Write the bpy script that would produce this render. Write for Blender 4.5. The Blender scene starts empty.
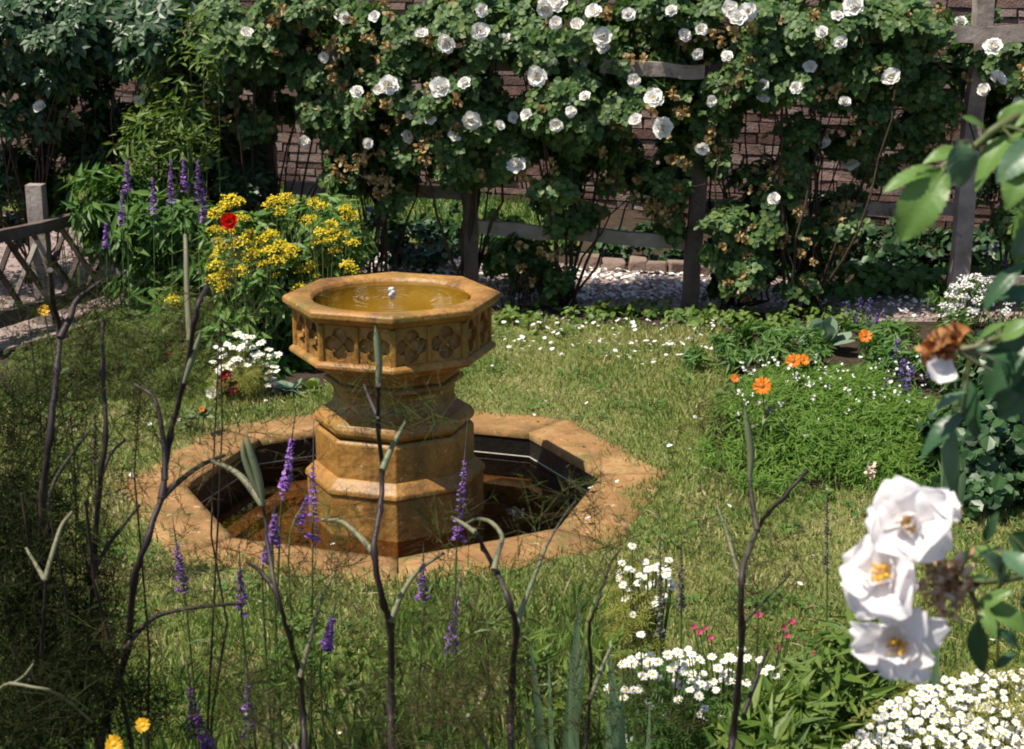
import bpy, bmesh, math, random
import numpy as np
from mathutils import Vector, Matrix
RNG = np.random.default_rng(7)
random.seed(7)
pi = math.pi
sc = bpy.context.scene
C = sc.collection
# ------------------------------------------------------------------ camera model
F, CX, CY = 1500.0, 512.0, 374.5
H, PT = 1.85, math.radians(15.2)
FW = np.array([0, math.cos(PT), -math.sin(PT)]); UP = np.array([0, math.sin(PT), math.cos(PT)])
def ray(px, py):
    return np.array([1.0, 0, 0])*((px-CX)/F) + UP*((CY-py)/F) + FW
def P(px, py, d):
    r = ray(px, py); return r*(d/r[1]) + np.array([0, 0, H])
def G(px, py, z=0.0):
    r = ray(px, py); return r*((z-H)/r[2]) + np.array([0, 0, H])
def PX(px, d):                       # metres per pixel about distance d
    return px*d*1.03/F
SUN = np.array([-.46, -.25, 1.0]); SUN /= np.linalg.norm(SUN)

# ------------------------------------------------------------------ mesh builder
class MB:
    def __init__(s): s.v=[]; s.f=[]; s.n=0
    def add(s, v, f, mi=0):
        v = np.asarray(v, float).reshape(-1,3); f = np.asarray(f, np.int64)
        s.v.append(v); s.f.append((f+s.n, mi)); s.n += len(v)
    def inst(s, T, pos, R, mi=0):    # R (M,3,3) columns carry the scale
        tv, tf = T; pos = np.asarray(pos); M = len(pos)
        if M == 0: return
        v = np.einsum('mij,kj->mki', R, tv) + pos[:,None,:]
        off = (np.arange(M)*len(tv))[:,None,None]
        s.add(v.reshape(-1,3), (tf[None]+off).reshape(-1, tf.shape[1]), mi)
    def tube(s, pts, rad, n=6, mi=0, cap=True):
        pts = np.asarray(pts, float); k = len(pts)
        rad = np.broadcast_to(np.asarray(rad, float), (k,))
        t = np.gradient(pts, axis=0); t /= np.linalg.norm(t, axis=1)[:,None]+1e-12
        ref = np.array([0.31,0.2,0.93]) if abs(t[0]@np.array([0.31,0.2,0.93])) < .9 else np.array([1.0,0,0])
        V=[]
        for i in range(k):
            a = ref - t[i]*(ref@t[i]); a /= np.linalg.norm(a)+1e-12; ref = a
            b = np.cross(t[i], a); th = np.arange(n)*2*pi/n
            V.append(pts[i] + rad[i]*(np.cos(th)[:,None]*a + np.sin(th)[:,None]*b))
        V = np.concatenate(V); Fq=[]
        for i in range(k-1):
            for j in range(n):
                Fq.append((i*n+j, i*n+(j+1)%n, (i+1)*n+(j+1)%n, (i+1)*n+j))
        s.add(V, Fq, mi)
        if cap:
            for i in (0, k-1):
                c = np.vstack([V[i*n:(i+1)*n], pts[i]])
                s.add(c, [(j,(j+1)%n,n) for j in range(n)] if i else [((j+1)%n,j,n) for j in range(n)], mi)
    def box(s, c, ax, ay, az, jit=0):  # half axes as vectors
        c=np.asarray(c,float); S=np.array([(-1,-1,-1),(1,-1,-1),(1,1,-1),(-1,1,-1),(-1,-1,1),(1,-1,1),(1,1,1),(-1,1,1)])
        v = c + S[:,0:1]*np.asarray(ax) + S[:,1:2]*np.asarray(ay) + S[:,2:3]*np.asarray(az)
        if jit: v = v + RNG.normal(0, jit, v.shape)
        s.add(v, [(0,3,2,1),(4,5,6,7),(0,1,5,4),(1,2,6,5),(2,3,7,6),(3,0,4,7)])
    def beam(s, a, b, w, h, n=7, jit=.003):  # timber from a to b, w across the view, h high, a little uneven
        a=np.asarray(a,float); b=np.asarray(b,float); d=b-a; L=np.linalg.norm(d); d/=L
        up=np.array([0,0,1.0]) if abs(d[2])<.8 else np.array([0,1.0,0])
        x=np.cross(d,up); x/=np.linalg.norm(x); up=np.cross(x,d)
        V=[]; Fq=[]
        for i in range(n):
            c=a+(b-a)*i/(n-1)+RNG.normal(0,jit,3)
            for sx,sy in ((-1,-1),(1,-1),(1,1),(-1,1)): V.append(c+x*sx*w/2+up*sy*h/2+RNG.normal(0,jit*.4,3))
        for i in range(n-1):
            for j in range(4): Fq.append((i*4+j,i*4+(j+1)%4,(i+1)*4+(j+1)%4,(i+1)*4+j))
        Fq += [(3,2,1,0),tuple(4*(n-1)+k for k in range(4))]
        s.add(V,Fq)
    def strip(s, pts, wid, side, fold=.15, mi=0):   # ribbon leaf with a folded midrib
        pts=np.asarray(pts,float); k=len(pts); side=np.asarray(side,float); side/=np.linalg.norm(side)
        t=np.gradient(pts,axis=0); t/=np.linalg.norm(t,axis=1)[:,None]
        V=[];Fq=[]
        for i in range(k):
            sd=side-t[i]*(side@t[i]); sd/=np.linalg.norm(sd)+1e-9; nn=np.cross(sd,t[i])
            V += [pts[i]-sd*wid[i]+nn*wid[i]*fold, pts[i], pts[i]+sd*wid[i]+nn*wid[i]*fold]
        for i in range(k-1):
            Fq += [(3*i,3*i+1,3*i+4,3*i+3),(3*i+1,3*i+2,3*i+5,3*i+4)]
        s.add(V,Fq,mi)
    def mesh(s, name, mats, base=(0,0,0), smooth=True):
        me = bpy.data.meshes.new(name)
        if not isinstance(mats,(list,tuple)): mats=[mats]
        for m in mats: me.materials.append(m)
        V = np.concatenate(s.v) - np.asarray(base, float)
        me.vertices.add(len(V)); me.vertices.foreach_set('co', V.astype(np.float32).ravel())
        loops=[]; starts=[]; mi=[]; cur=0
        for f,m in s.f:
            k=f.shape[1]; loops.append(f.ravel()); starts.append(cur+np.arange(len(f))*k); cur+=f.size
            mi.append(np.full(len(f), m))
        loops=np.concatenate(loops); starts=np.concatenate(starts); mi=np.concatenate(mi)
        me.loops.add(len(loops)); me.loops.foreach_set('vertex_index', loops.astype(np.int32))
        me.polygons.add(len(starts)); me.polygons.foreach_set('loop_start', starts.astype(np.int32))
        me.polygons.foreach_set('material_index', mi.astype(np.int32))
        me.polygons.foreach_set('use_smooth', np.full(len(starts), bool(smooth)))
        me.update(calc_edges=True); me.validate()
        return me

# ------------------------------------------------------------------ objects
BASE = {}
def thing(name, label, cat, base, group=None):
    o = bpy.data.objects.new(name, None); C.objects.link(o); o.empty_display_size=.05
    o.location = tuple(base); o['label']=label; o['category']=cat
    if group: o['group']=group
    BASE[o.name]=np.asarray(base,float); return o
def part(name, mb, mats, parent, smooth=True, label=None, bevel=0):
    b = BASE[parent.name]
    o = bpy.data.objects.new(name, mb.mesh(name, mats, b, smooth)); C.objects.link(o)
    o.parent = parent; BASE[o.name]=b
    if label: o['label']=label
    if bevel:
        m=o.modifiers.new('bevel','BEVEL'); m.width=bevel; m.segments=2; m.limit_method='ANGLE'; m.angle_limit=math.radians(25)
    return o
def inst_part(name, me, parent, pos, rot, scale=1.0):
    o = bpy.data.objects.new(name, me); C.objects.link(o); o.parent=parent
    o.location = tuple(np.asarray(pos)-BASE[parent.name]); o.rotation_euler=rot.to_euler() if hasattr(rot,'to_euler') else rot
    o.scale=(scale,)*3; return o
def solo(name, mb, mats, label=None, cat=None, group=None, kind=None, smooth=True, base=(0,0,0)):
    o = bpy.data.objects.new(name, mb.mesh(name, mats, base, smooth)); C.objects.link(o); o.location=tuple(base)
    if label: o['label']=label
    if cat: o['category']=cat
    if group: o['group']=group
    if kind: o['kind']=kind
    return o

# ------------------------------------------------------------------ materials
def new_mat(name):
    m=bpy.data.materials.new(name); m.use_nodes=True; nt=m.node_tree; nt.nodes.clear()
    out=nt.nodes.new('ShaderNodeOutputMaterial'); return m,nt,out
def N(nt,t,**k):
    n=nt.nodes.new(t)
    for a,b in k.items(): setattr(n,a,b)
    return n
def ramp(nt, cols, pos=None, interp='LINEAR'):
    r=nt.nodes.new('ShaderNodeValToRGB'); e=r.color_ramp.elements; r.color_ramp.interpolation=interp
    pos = pos or [i/(len(cols)-1) for i in range(len(cols))]
    while len(e)<len(cols): e.new(.5)
    for i,(c,p) in enumerate(zip(cols,pos)): e[i].position=p; e[i].color=(*c,1)
    return r
def leaf_mat(name, cols, pos=None, rough=.5, trans=.3, spec=.35, tint=None, bump=0, patch=0):
    m,nt,out=new_mat(name); L=nt.links.new
    g=N(nt,'ShaderNodeNewGeometry'); r=ramp(nt,cols,pos); L(g.outputs['Random Per Island'], r.inputs[0])
    if patch:      # patches of greener and drier growth
        tc=N(nt,'ShaderNodeTexCoord'); no=N(nt,'ShaderNodeTexNoise'); no.inputs['Scale'].default_value=patch; no.inputs['Detail'].default_value=3; L(tc.outputs['Object'],no.inputs['Vector'])
        ma=N(nt,'ShaderNodeMath',operation='MULTIPLY_ADD'); L(no.outputs[0],ma.inputs[0]); ma.inputs[1].default_value=2.2; ma.inputs[2].default_value=-1.1
        m2=N(nt,'ShaderNodeMath',operation='MULTIPLY_ADD'); L(g.outputs['Random Per Island'],m2.inputs[0]); m2.inputs[1].default_value=.75; L(ma.outputs[0],m2.inputs[2])
        m3=N(nt,'ShaderNodeMath',operation='ADD'); m3.use_clamp=True; L(m2.outputs[0],m3.inputs[0]); m3.inputs[1].default_value=.1; L(m3.outputs[0],r.inputs[0])
    p=N(nt,'ShaderNodeBsdfPrincipled'); p.inputs['Roughness'].default_value=rough; p.inputs['Specular IOR Level'].default_value=spec
    L(r.outputs[0],p.inputs['Base Color'])
    t=N(nt,'ShaderNodeBsdfTranslucent'); mx=N(nt,'ShaderNodeMixShader'); mx.inputs[0].default_value=trans
    hs=N(nt,'ShaderNodeHueSaturation'); hs.inputs['Saturation'].default_value=1.1; hs.inputs['Value'].default_value=1.3; hs.inputs['Hue'].default_value=tint or .49
    L(r.outputs[0],hs.inputs['Color']); L(hs.outputs[0],t.inputs['Color'])
    if bump:
        tc=N(nt,'ShaderNodeTexCoord'); no=N(nt,'ShaderNodeTexNoise'); no.inputs['Scale'].default_value=180; no.inputs['Detail'].default_value=4
        L(tc.outputs['Object'],no.inputs['Vector']); b=N(nt,'ShaderNodeBump'); b.inputs['Strength'].default_value=bump; b.inputs['Distance'].default_value=.002
        L(no.outputs[0],b.inputs['Height']); L(b.outputs[0],p.inputs['Normal'])
    L(p.outputs[0],mx.inputs[1]); L(t.outputs[0],mx.inputs[2]); L(mx.outputs[0],out.inputs[0]); return m
def solid_mat(name, cols, scale=8, detail=6, rough=.8, bump=.3, dist=.01, spec=.3, stretch=(1,1,1), stain=None, island=None, pos=None):
    m,nt,out=new_mat(name); L=nt.links.new
    tc=N(nt,'ShaderNodeTexCoord'); mp=N(nt,'ShaderNodeMapping'); mp.inputs['Scale'].default_value=stretch
    L(tc.outputs['Object'],mp.inputs[0])
    no=N(nt,'ShaderNodeTexNoise'); no.inputs['Scale'].default_value=scale; no.inputs['Detail'].default_value=detail; no.inputs['Roughness'].default_value=.65
    L(mp.outputs[0],no.inputs['Vector']); r=ramp(nt,cols,pos or [.3+.4*i/(len(cols)-1) for i in range(len(cols))]); L(no.outputs[0],r.inputs[0])
    col=r.outputs[0]
    if island:
        g=N(nt,'ShaderNodeNewGeometry'); r2=ramp(nt,island); L(g.outputs['Random Per Island'],r2.inputs[0])
        x=N(nt,'ShaderNodeMix',data_type='RGBA',blend_type='MULTIPLY'); x.inputs[0].default_value=1
        L(col,x.inputs[6]); L(r2.outputs[0],x.inputs[7]); col=x.outputs[2]
    if stain:
        for (sc_, lo, hi, sr, cl) in stain:
            n2=N(nt,'ShaderNodeTexNoise'); n2.inputs['Scale'].default_value=sc_; n2.inputs['Detail'].default_value=7; n2.inputs['Roughness'].default_value=.7
            mp2=N(nt,'ShaderNodeMapping'); mp2.inputs['Scale'].default_value=sr; mp2.inputs['Location'].default_value=(sc_*.37,1.3,.7)
            L(tc.outputs['Object'],mp2.inputs[0]); L(mp2.outputs[0],n2.inputs['Vector'])
            rr=N(nt,'ShaderNodeMapRange'); rr.inputs[1].default_value=lo; rr.inputs[2].default_value=hi; L(n2.outputs[0],rr.inputs[0])
            x=N(nt,'ShaderNodeMix',data_type='RGBA'); L(rr.outputs[0],x.inputs[0]); L(col,x.inputs[6]); x.inputs[7].default_value=(*cl,1); col=x.outputs[2]
    p=N(nt,'ShaderNodeBsdfPrincipled'); p.inputs['Roughness'].default_value=rough; p.inputs['Specular IOR Level'].default_value=spec
    L(col,p.inputs['Base Color'])
    n3=N(nt,'ShaderNodeTexNoise'); n3.inputs['Scale'].default_value=scale*6; n3.inputs['Detail'].default_value=8; L(mp.outputs[0],n3.inputs['Vector'])
    ad=N(nt,'ShaderNodeMath',operation='ADD'); L(no.outputs[0],ad.inputs[0]); L(n3.outputs[0],ad.inputs[1])
    b=N(nt,'ShaderNodeBump'); b.inputs['Strength'].default_value=bump; b.inputs['Distance'].default_value=dist
    L(ad.outputs[0],b.inputs['Height']); L(b.outputs[0],p.inputs['Normal']); L(p.outputs[0],out.inputs[0]); return m
def water_mat(name, tint, rings=0, centre=(0,0,0), rough=.02):
    m,nt,out=new_mat(name); L=nt.links.new
    tc=N(nt,'ShaderNodeTexCoord')
    if rings:
        w=N(nt,'ShaderNodeTexWave',wave_type='RINGS',rings_direction='Z'); w.inputs['Scale'].default_value=rings; w.inputs['Distortion'].default_value=1.5; w.inputs['Detail'].default_value=2; w.inputs['Detail Scale'].default_value=2
    else:
        w=N(nt,'ShaderNodeTexNoise'); w.inputs['Scale'].default_value=9; w.inputs['Detail'].default_value=2
    L(tc.outputs['Object'],w.inputs['Vector'])
    b=N(nt,'ShaderNodeBump'); b.inputs['Strength'].default_value=.35 if rings else .12; b.inputs['Distance'].default_value=.006; L(w.outputs[0 if not rings else 1],b.inputs['Height'])
    tr=N(nt,'ShaderNodeBsdfTransparent'); tr.inputs[0].default_value=(*tint,1)
    gl=N(nt,'ShaderNodeBsdfGlossy'); gl.inputs['Roughness'].default_value=rough; L(b.outputs[0],gl.inputs['Normal'])
    fr=N(nt,'ShaderNodeFresnel'); fr.inputs[0].default_value=1.33; L(b.outputs[0],fr.inputs['Normal'])
    mx=N(nt,'ShaderNodeMixShader'); L(fr.outputs[0],mx.inputs[0]); L(tr.outputs[0],mx.inputs[1]); L(gl.outputs[0],mx.inputs[2]); L(mx.outputs[0],out.inputs[0]); return m

STONE=solid_mat('ochre_stone',[(.20,.09,.017),(.315,.15,.030),(.41,.215,.053)],scale=5,rough=.5,bump=.8,dist=.008,spec=.45,
    stain=[(7,.48,.68,(1,1,.28),(.085,.038,.011)),(4,.48,.66,(1,1,1),(.17,.13,.028)),(15,.57,.74,(1,1,.6),(.10,.05,.016)),(55,.56,.70,(1,1,1),(.16,.075,.016)),(34,.60,.70,(1,1,1),(.50,.34,.14)),(2.6,.55,.72,(1,1,1),(.28,.12,.02))])
STONE_SHADE=solid_mat('shaded_damp_stone',[(.11,.05,.012),(.19,.09,.02),(.27,.14,.035)],scale=5,rough=.5,bump=.8,dist=.008,spec=.45,  # darker ochre stone for the neck: shade under the bowl painted in, plus damp
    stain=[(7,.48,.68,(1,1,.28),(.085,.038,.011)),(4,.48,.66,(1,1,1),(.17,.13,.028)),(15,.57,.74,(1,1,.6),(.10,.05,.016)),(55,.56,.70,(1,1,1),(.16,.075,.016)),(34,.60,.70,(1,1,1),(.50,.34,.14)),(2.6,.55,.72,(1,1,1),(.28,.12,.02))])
STONE_PALE=solid_mat('pale_stone',[(.38,.26,.14),(.55,.42,.30)],scale=12,rough=.8,bump=.3)
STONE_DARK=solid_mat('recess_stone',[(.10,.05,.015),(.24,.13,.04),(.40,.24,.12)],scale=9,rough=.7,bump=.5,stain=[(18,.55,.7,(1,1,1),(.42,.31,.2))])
BOWLIN=solid_mat('algae_stone',[(.22,.15,.025),(.33,.23,.04)],scale=5,rough=.6)
COPING=solid_mat('coping_stone',[(.19,.095,.034),(.29,.155,.058),(.38,.23,.10)],scale=4,rough=.85,bump=.6,dist=.012,
    stain=[(4,.48,.68,(1,1,1),(.17,.10,.036)),(8,.53,.68,(1,1,1),(.12,.11,.03)),(45,.55,.68,(1,1,1),(.14,.07,.03)),(26,.6,.70,(1,1,1),(.5,.38,.23))])
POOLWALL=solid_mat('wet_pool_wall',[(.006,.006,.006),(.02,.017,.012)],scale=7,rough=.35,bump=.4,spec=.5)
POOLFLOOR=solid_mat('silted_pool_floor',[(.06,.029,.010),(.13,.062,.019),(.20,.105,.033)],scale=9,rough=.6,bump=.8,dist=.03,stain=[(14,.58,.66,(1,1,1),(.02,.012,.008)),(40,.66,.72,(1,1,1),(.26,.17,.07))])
GLINT=solid_mat('waterline_glint',[(.30,.27,.22),(.5,.47,.42)],scale=30,rough=.5,bump=.1)  # pale colour painted for the bright reflection line along the waterline
SOIL=solid_mat('soil',[(.022,.014,.009),(.05,.032,.02),(.075,.05,.032)],scale=10,rough=.95,bump=.9,dist=.03)
LAWNB=solid_mat('lawn_thatch',[(.15,.12,.05),(.12,.14,.035),(.22,.19,.08)],scale=5,rough=.95,bump=.8,dist=.02)
PATH=solid_mat('path_gravel',[(.20,.15,.13),(.31,.235,.21),(.40,.31,.285)],scale=14,rough=.95,bump=.9,dist=.02)
PEB=solid_mat('pebbles',[(.8,.8,.8),(1,1,1)],scale=20,rough=.9,bump=.2,island=[(.16,.11,.095),(.29,.205,.18),(.22,.165,.15),(.46,.36,.31)])
BRICK=solid_mat('wall_brick',[(.6,.6,.6),(1,1,1)],scale=14,rough=.92,bump=.9,dist=.015,island=[(.085,.045,.038),(.15,.085,.07),(.23,.15,.13),(.11,.07,.06),(.30,.22,.195)])
MORTAR=solid_mat('mortar',[(.12,.09,.07),(.2,.15,.12)],scale=20,rough=.95)
WOOD=solid_mat('weathered_wood',[(.15,.115,.095),(.27,.22,.19),(.38,.33,.295)],scale=5,stretch=(1,1,1),rough=.85,bump=.6,dist=.008,stain=[(10,.58,.7,(1,1,1),(.07,.06,.035))])
WOODD=solid_mat('dark_wood',[(.05,.034,.028),(.10,.07,.06),(.15,.115,.10)],scale=6,rough=.85,bump=.6,dist=.008)
BARK=solid_mat('rose_bark',[(.035,.02,.015),(.075,.045,.03)],scale=20,rough=.9,bump=.7)
KERB=solid_mat('kerb_stone',[(.16,.11,.09),(.26,.19,.16)],scale=10,rough=.9,bump=.6)

G_ROSE=leaf_mat('rose_leaf',[(.024,.06,.014),(.05,.11,.024),(.09,.155,.038),(.15,.20,.06)],[0,.4,.75,1],rough=.5,spec=.35,trans=.28)
G_DARK=leaf_mat('dark_leaf',[(.012,.036,.012),(.026,.068,.02),(.05,.11,.03)],rough=.42,spec=.45,trans=.2)
G_FRESH=leaf_mat('fresh_leaf',[(.06,.12,.018),(.11,.18,.03),(.17,.23,.05)],rough=.5)
G_MID=leaf_mat('mid_leaf',[(.04,.11,.018),(.075,.165,.028),(.12,.20,.045)],rough=.5)
G_MOUND=leaf_mat('mound_leaf',[(.09,.19,.025),(.14,.26,.04),(.21,.31,.07)],rough=.55,trans=.4)
G_GLAUC=leaf_mat('glaucous_leaf',[(.13,.21,.13),(.21,.29,.2)],rough=.55,trans=.15)
G_STRAP=leaf_mat('strap_leaf',[(.11,.19,.09),(.18,.27,.15)],rough=.45,trans=.25)
G_LIME=leaf_mat('lime_leaf',[(.19,.21,.035),(.28,.28,.06)],rough=.5)
G_GRASS=leaf_mat('grass_blade',[(.13,.21,.045),(.22,.28,.07),(.36,.35,.13),(.54,.47,.25)],[0,.42,.78,1],rough=.6,trans=.3,patch=2.6)
G_TALL=leaf_mat('tall_grass',[(.10,.18,.035),(.17,.26,.06),(.30,.33,.11),(.42,.36,.2)],[0,.5,.85,1],rough=.6,trans=.4,patch=3)
G_FEN=leaf_mat('fennel_thread',[(.03,.05,.012),(.06,.085,.02),(.08,.06,.03),(.055,.03,.022)],rough=.8,trans=.2,spec=.08)
G_FEND=leaf_mat('dark_fennel_thread',[(.008,.014,.005),(.016,.026,.008),(.03,.038,.012),(.026,.018,.012)],rough=.85,trans=.1,spec=.05)
G_YEL=leaf_mat('golden_bush_leaf',[(.05,.13,.02),(.09,.19,.03),(.14,.22,.05)],rough=.5)
G_STEM=leaf_mat('green_stem',[(.07,.11,.03),(.11,.15,.05)],trans=.05)
PETAL=leaf_mat('white_petal',[(.74,.71,.67),(.84,.83,.80)],rough=.6,trans=.25,spec=.2,tint=.5)
CREAM=leaf_mat('blush_bud',[(.62,.45,.34),(.75,.64,.53)],rough=.6,trans=.2,tint=.5)
FADED=leaf_mat('faded_petal',[(.24,.13,.045),(.36,.235,.09),(.46,.36,.20)],rough=.7,trans=.2,tint=.5)
RUST=leaf_mat('rusty_petal',[(.22,.075,.03),(.36,.15,.05),(.50,.28,.12)],rough=.8,trans=.2,tint=.5)
YEL=leaf_mat('yellow_petal',[(.52,.40,.008),(.70,.56,.015),(.62,.42,.01)],rough=.6,trans=.2,tint=.5)
YELO=leaf_mat('golden_petal',[(.66,.36,.01),(.74,.46,.02)],rough=.55,trans=.2,tint=.5)
STAM=leaf_mat('stamen',[(.62,.33,.02),(.75,.45,.05)],rough=.6,trans=.1,tint=.5)
ORG=leaf_mat('orange_petal',[(.68,.17,.008),(.78,.26,.012)],rough=.55,trans=.2,tint=.5)
ORGC=leaf_mat('marigold_centre',[(.28,.08,.01),(.42,.14,.015)],trans=.0,tint=.5)
RED=leaf_mat('red_petal',[(.55,.02,.012),(.7,.045,.02)],rough=.5,trans=.25,tint=.5)
DRED=leaf_mat('dark_red_petal',[(.10,.006,.012),(.3,.012,.02)],rough=.5,trans=.2,tint=.5)
PURP=leaf_mat('purple_petal',[(.18,.07,.30),(.27,.12,.42),(.37,.2,.5)],rough=.6,trans=.25,tint=.5)
LAV=leaf_mat('lavender_petal',[(.12,.09,.24),(.19,.13,.34)],rough=.6,trans=.2,tint=.5)
PINK=leaf_mat('pink_petal',[(.45,.05,.12),(.58,.11,.2)],rough=.6,trans=.25,tint=.5)
DEADSP=leaf_mat('seed_spike',[(.07,.06,.055),(.13,.10,.11)],rough=.8,trans=.05,tint=.5)
def fennel_stem_mat():
    m,nt,out=new_mat('fennel_stem'); L=nt.links.new
    tc=N(nt,'ShaderNodeTexCoord'); no=N(nt,'ShaderNodeTexNoise'); no.inputs['Scale'].default_value=9; no.inputs['Detail'].default_value=3
    L(tc.outputs['Object'],no.inputs['Vector']); r=ramp(nt,[(.018,.011,.012),(.035,.022,.022),(.07,.06,.04)],[.35,.5,.68]); L(no.outputs[0],r.inputs[0])
    p=N(nt,'ShaderNodeBsdfPrincipled'); p.inputs['Roughness'].default_value=.55; p.inputs['Specular IOR Level'].default_value=.35
    L(r.outputs[0],p.inputs['Base Color']); L(p.outputs[0],out.inputs[0]); return m
FSTEM=fennel_stem_mat()
FSHEATH=leaf_mat('fennel_sheath',[(.13,.17,.08),(.22,.24,.14)],rough=.5,trans=.15)
FPALE=leaf_mat('pale_fennel_stem',[(.13,.14,.07),(.20,.18,.11)],rough=.55,trans=.05)

# ------------------------------------------------------------------ leaf templates and scatter
def tri(a): return np.array(a, np.int64)
T_LEAF=(np.array([(0,0,0),(.3,.45,.07),(0,1,-.06),(-.3,.45,.07)]), tri([(0,1,2),(0,2,3)]))
T_ROUND=(np.array([(0,0,0),(.42,.35,.06),(.36,.75,.03),(0,1,-.08),(-.36,.75,.03),(-.42,.35,.06)]), tri([(0,1,2,3),(0,3,4,5)]))
T_NARROW=(np.array([(0,0,0),(.09,.4,.03),(0,1,-.12),(-.09,.4,.03)]), tri([(0,1,2),(0,2,3)]))
T_BLADE=(np.array([(-.5,0,0),(.5,0,0),(.36,.55,.1),(-.36,.55,.1),(0,1,.36)]), None)
T_BLADE3=(np.array([(-.5,0,0),(.5,0,0),(.1,.6,.12),(0,1,.4)]), tri([(0,1,2),(0,2,3)]))
T_THREAD=(np.array([(-.5,0,0),(.5,0,0),(0,1,0)]), tri([(0,1,2)]))
def _compound(pairs, ll, T=T_LEAF):
    V=[];Fc=[];n=0
    for k in range(pairs):
        y=.30+.38*k/max(1,pairs-1) if pairs>1 else .45
        for s in (-1,1):
            a=s*math.radians(62); R=np.array([(math.cos(a),math.sin(a),0),(-math.sin(a),math.cos(a),0),(0,0,1)])
            V.append((T[0]*ll*np.array([1.15,1,1]))@R.T+np.array([0,y,0])); Fc.append(T[1]+n); n+=len(T[0])
    V.append(T[0]*ll*np.array([1.2,1.1,1])+np.array([0,.74,-.03])); Fc.append(T[1]+n)
    v=np.concatenate(V); v[:,2]-=.18*v[:,1]**2
    return v,np.concatenate(Fc)
T_ROSE=_compound(2,.46); T_ROSER=_compound(2,.44,(T_ROUND[0]*np.array([.92,1,1]),T_ROUND[1])); T_PINN=_compound(4,.3,T_NARROW)
def unit(a): return a/(np.linalg.norm(a,axis=-1,keepdims=True)+1e-12)
def basis(a,n):
    n=unit(n); x=unit(np.cross(a,n)); a=np.cross(n,x); return np.stack([x,a,n],axis=-1)
def rnd(n): return unit(RNG.normal(size=(n,3)))
def scatter(mb,T,pos,axis,nrm,size,wide=1.0,mi=0):
    R=basis(axis,nrm); s=np.asarray(size)[:,None,None]*np.ones((1,1,3)); s=s*np.array([wide,1,1])
    mb.inst(T,pos,R*s,mi)
def blob_leaves(mb,T,c,r,n,size,clumps=12,crad=.45,up=.7,out=.6,jit=.6,wide=1.0,mi=0,droop=.3,shell=.45):
    """n leaves in clumps through an ellipsoid (half axes r)"""
    c=np.asarray(c); r=np.asarray(r)
    k=rnd(clumps)*(shell+(1-shell)*RNG.random((clumps,1)))**.6
    idx=RNG.integers(0,clumps,n); q=k[idx]+rnd(n)*(RNG.random((n,1))**.5)*crad
    pos=c+q*r; o=unit(q*r)
    nn=unit(o*out+SUN*up+rnd(n)*jit); ax=unit(o*.5+rnd(n)*.8+np.array([0,0,-droop]))
    scatter(mb,T,pos,ax,nn,size*(.65+.7*RNG.random(n)),wide,mi)
    return c+k*r
def curve(a,b,n=8,bow=None,wig=.0):
    a=np.asarray(a,float); b=np.asarray(b,float); t=np.linspace(0,1,n)[:,None]; p=a+(b-a)*t
    if bow is not None: p=p+np.asarray(bow)*4*t*(1-t)
    if wig: p[1:-1]+=RNG.normal(0,wig,(n-2,3))
    return p
def smooth_poly(pts,sub=4):
    pts=np.asarray(pts,float)
    if len(pts)<3: return np.array([pts[0]+(pts[-1]-pts[0])*t for t in np.linspace(0,1,sub+1)])
    Q=np.vstack([2*pts[0]-pts[1],pts,2*pts[-1]-pts[-2]]); out=[]
    for i in range(1,len(Q)-2):
        for t in np.arange(sub)/sub:
            out.append(.5*((2*Q[i])+(-Q[i-1]+Q[i+1])*t+(2*Q[i-1]-5*Q[i]+4*Q[i+1]-Q[i+2])*t*t+(-Q[i-1]+3*Q[i]-3*Q[i+1]+Q[i+2])*t**3))
    out.append(pts[-1]); return np.array(out)
def inside(poly,xy):
    x,y=xy[:,0],xy[:,1]; r=np.zeros(len(x),bool); j=len(poly)-1
    for i in range(len(poly)):
        xi,yi=poly[i][:2]; xj,yj=poly[j][:2]
        c=((yi>y)!=(yj>y))&(x<(xj-xi)*(y-yi)/((yj-yi) or 1e-9)+xi); r^=c; j=i
    return r
def petal(L,W,cup=.25,curl=.2,nu=6,nv=5,notch=.12,seed=0):
    rg=np.random.default_rng(seed); V=[];Fq=[]; ph=rg.random()*6
    for i in range(nv+1):
        t=i/nv; w=W*(math.sin(pi*min(1,(.08+.80*t)))**.75)*(.35+.65*min(1,t*1.7))
        for j in range(nu+1):
            s=2*j/nu-1; y=L*(t-notch*t*t*(math.exp(-(s*3)**2))-.17*t*s*s)
            V.append((w*s, y, cup*L*(t*t*.5+s*s*.35*(.3+t)) - curl*L*max(0,t-.6)**2*3 + .045*L*math.sin(4.5*s+ph)*t+.014*L*math.sin(10*s+2*ph)*t*t+rg.normal(0,.0025)*L))
    for i in range(nv):
        for j in range(nu): a=i*(nu+1)+j; Fq.append((a,a+1,a+nu+2,a+nu+1))
    return np.array(V),np.array(Fq,np.int64)
def ring_petals(mb,n,L,W,el,cup,curl,seed,nu=6,nv=5,r0=.004,mi=0,jit=.12,ph=0):
    rg=np.random.default_rng(seed)
    for k in range(n):
        v,f=petal(L*(.9+.2*rg.random()),W*(.9+.2*rg.random()),cup*(.7+.6*rg.random()),curl*(.5+rg.random()),nu,nv,seed=seed*31+k)
        e=el+rg.normal(0,jit); a=ph+2*pi*k/n+rg.normal(0,.1)
        Rx=np.array([(1,0,0),(0,math.cos(e),-math.sin(e)),(0,math.sin(e),math.cos(e))]); Rz=np.array([(math.cos(a),-math.sin(a),0),(math.sin(a),math.cos(a),0),(0,0,1)])
        mb.add(((v@Rx.T)+np.array([0,r0,0]))@Rz.T,f,mi)
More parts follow.
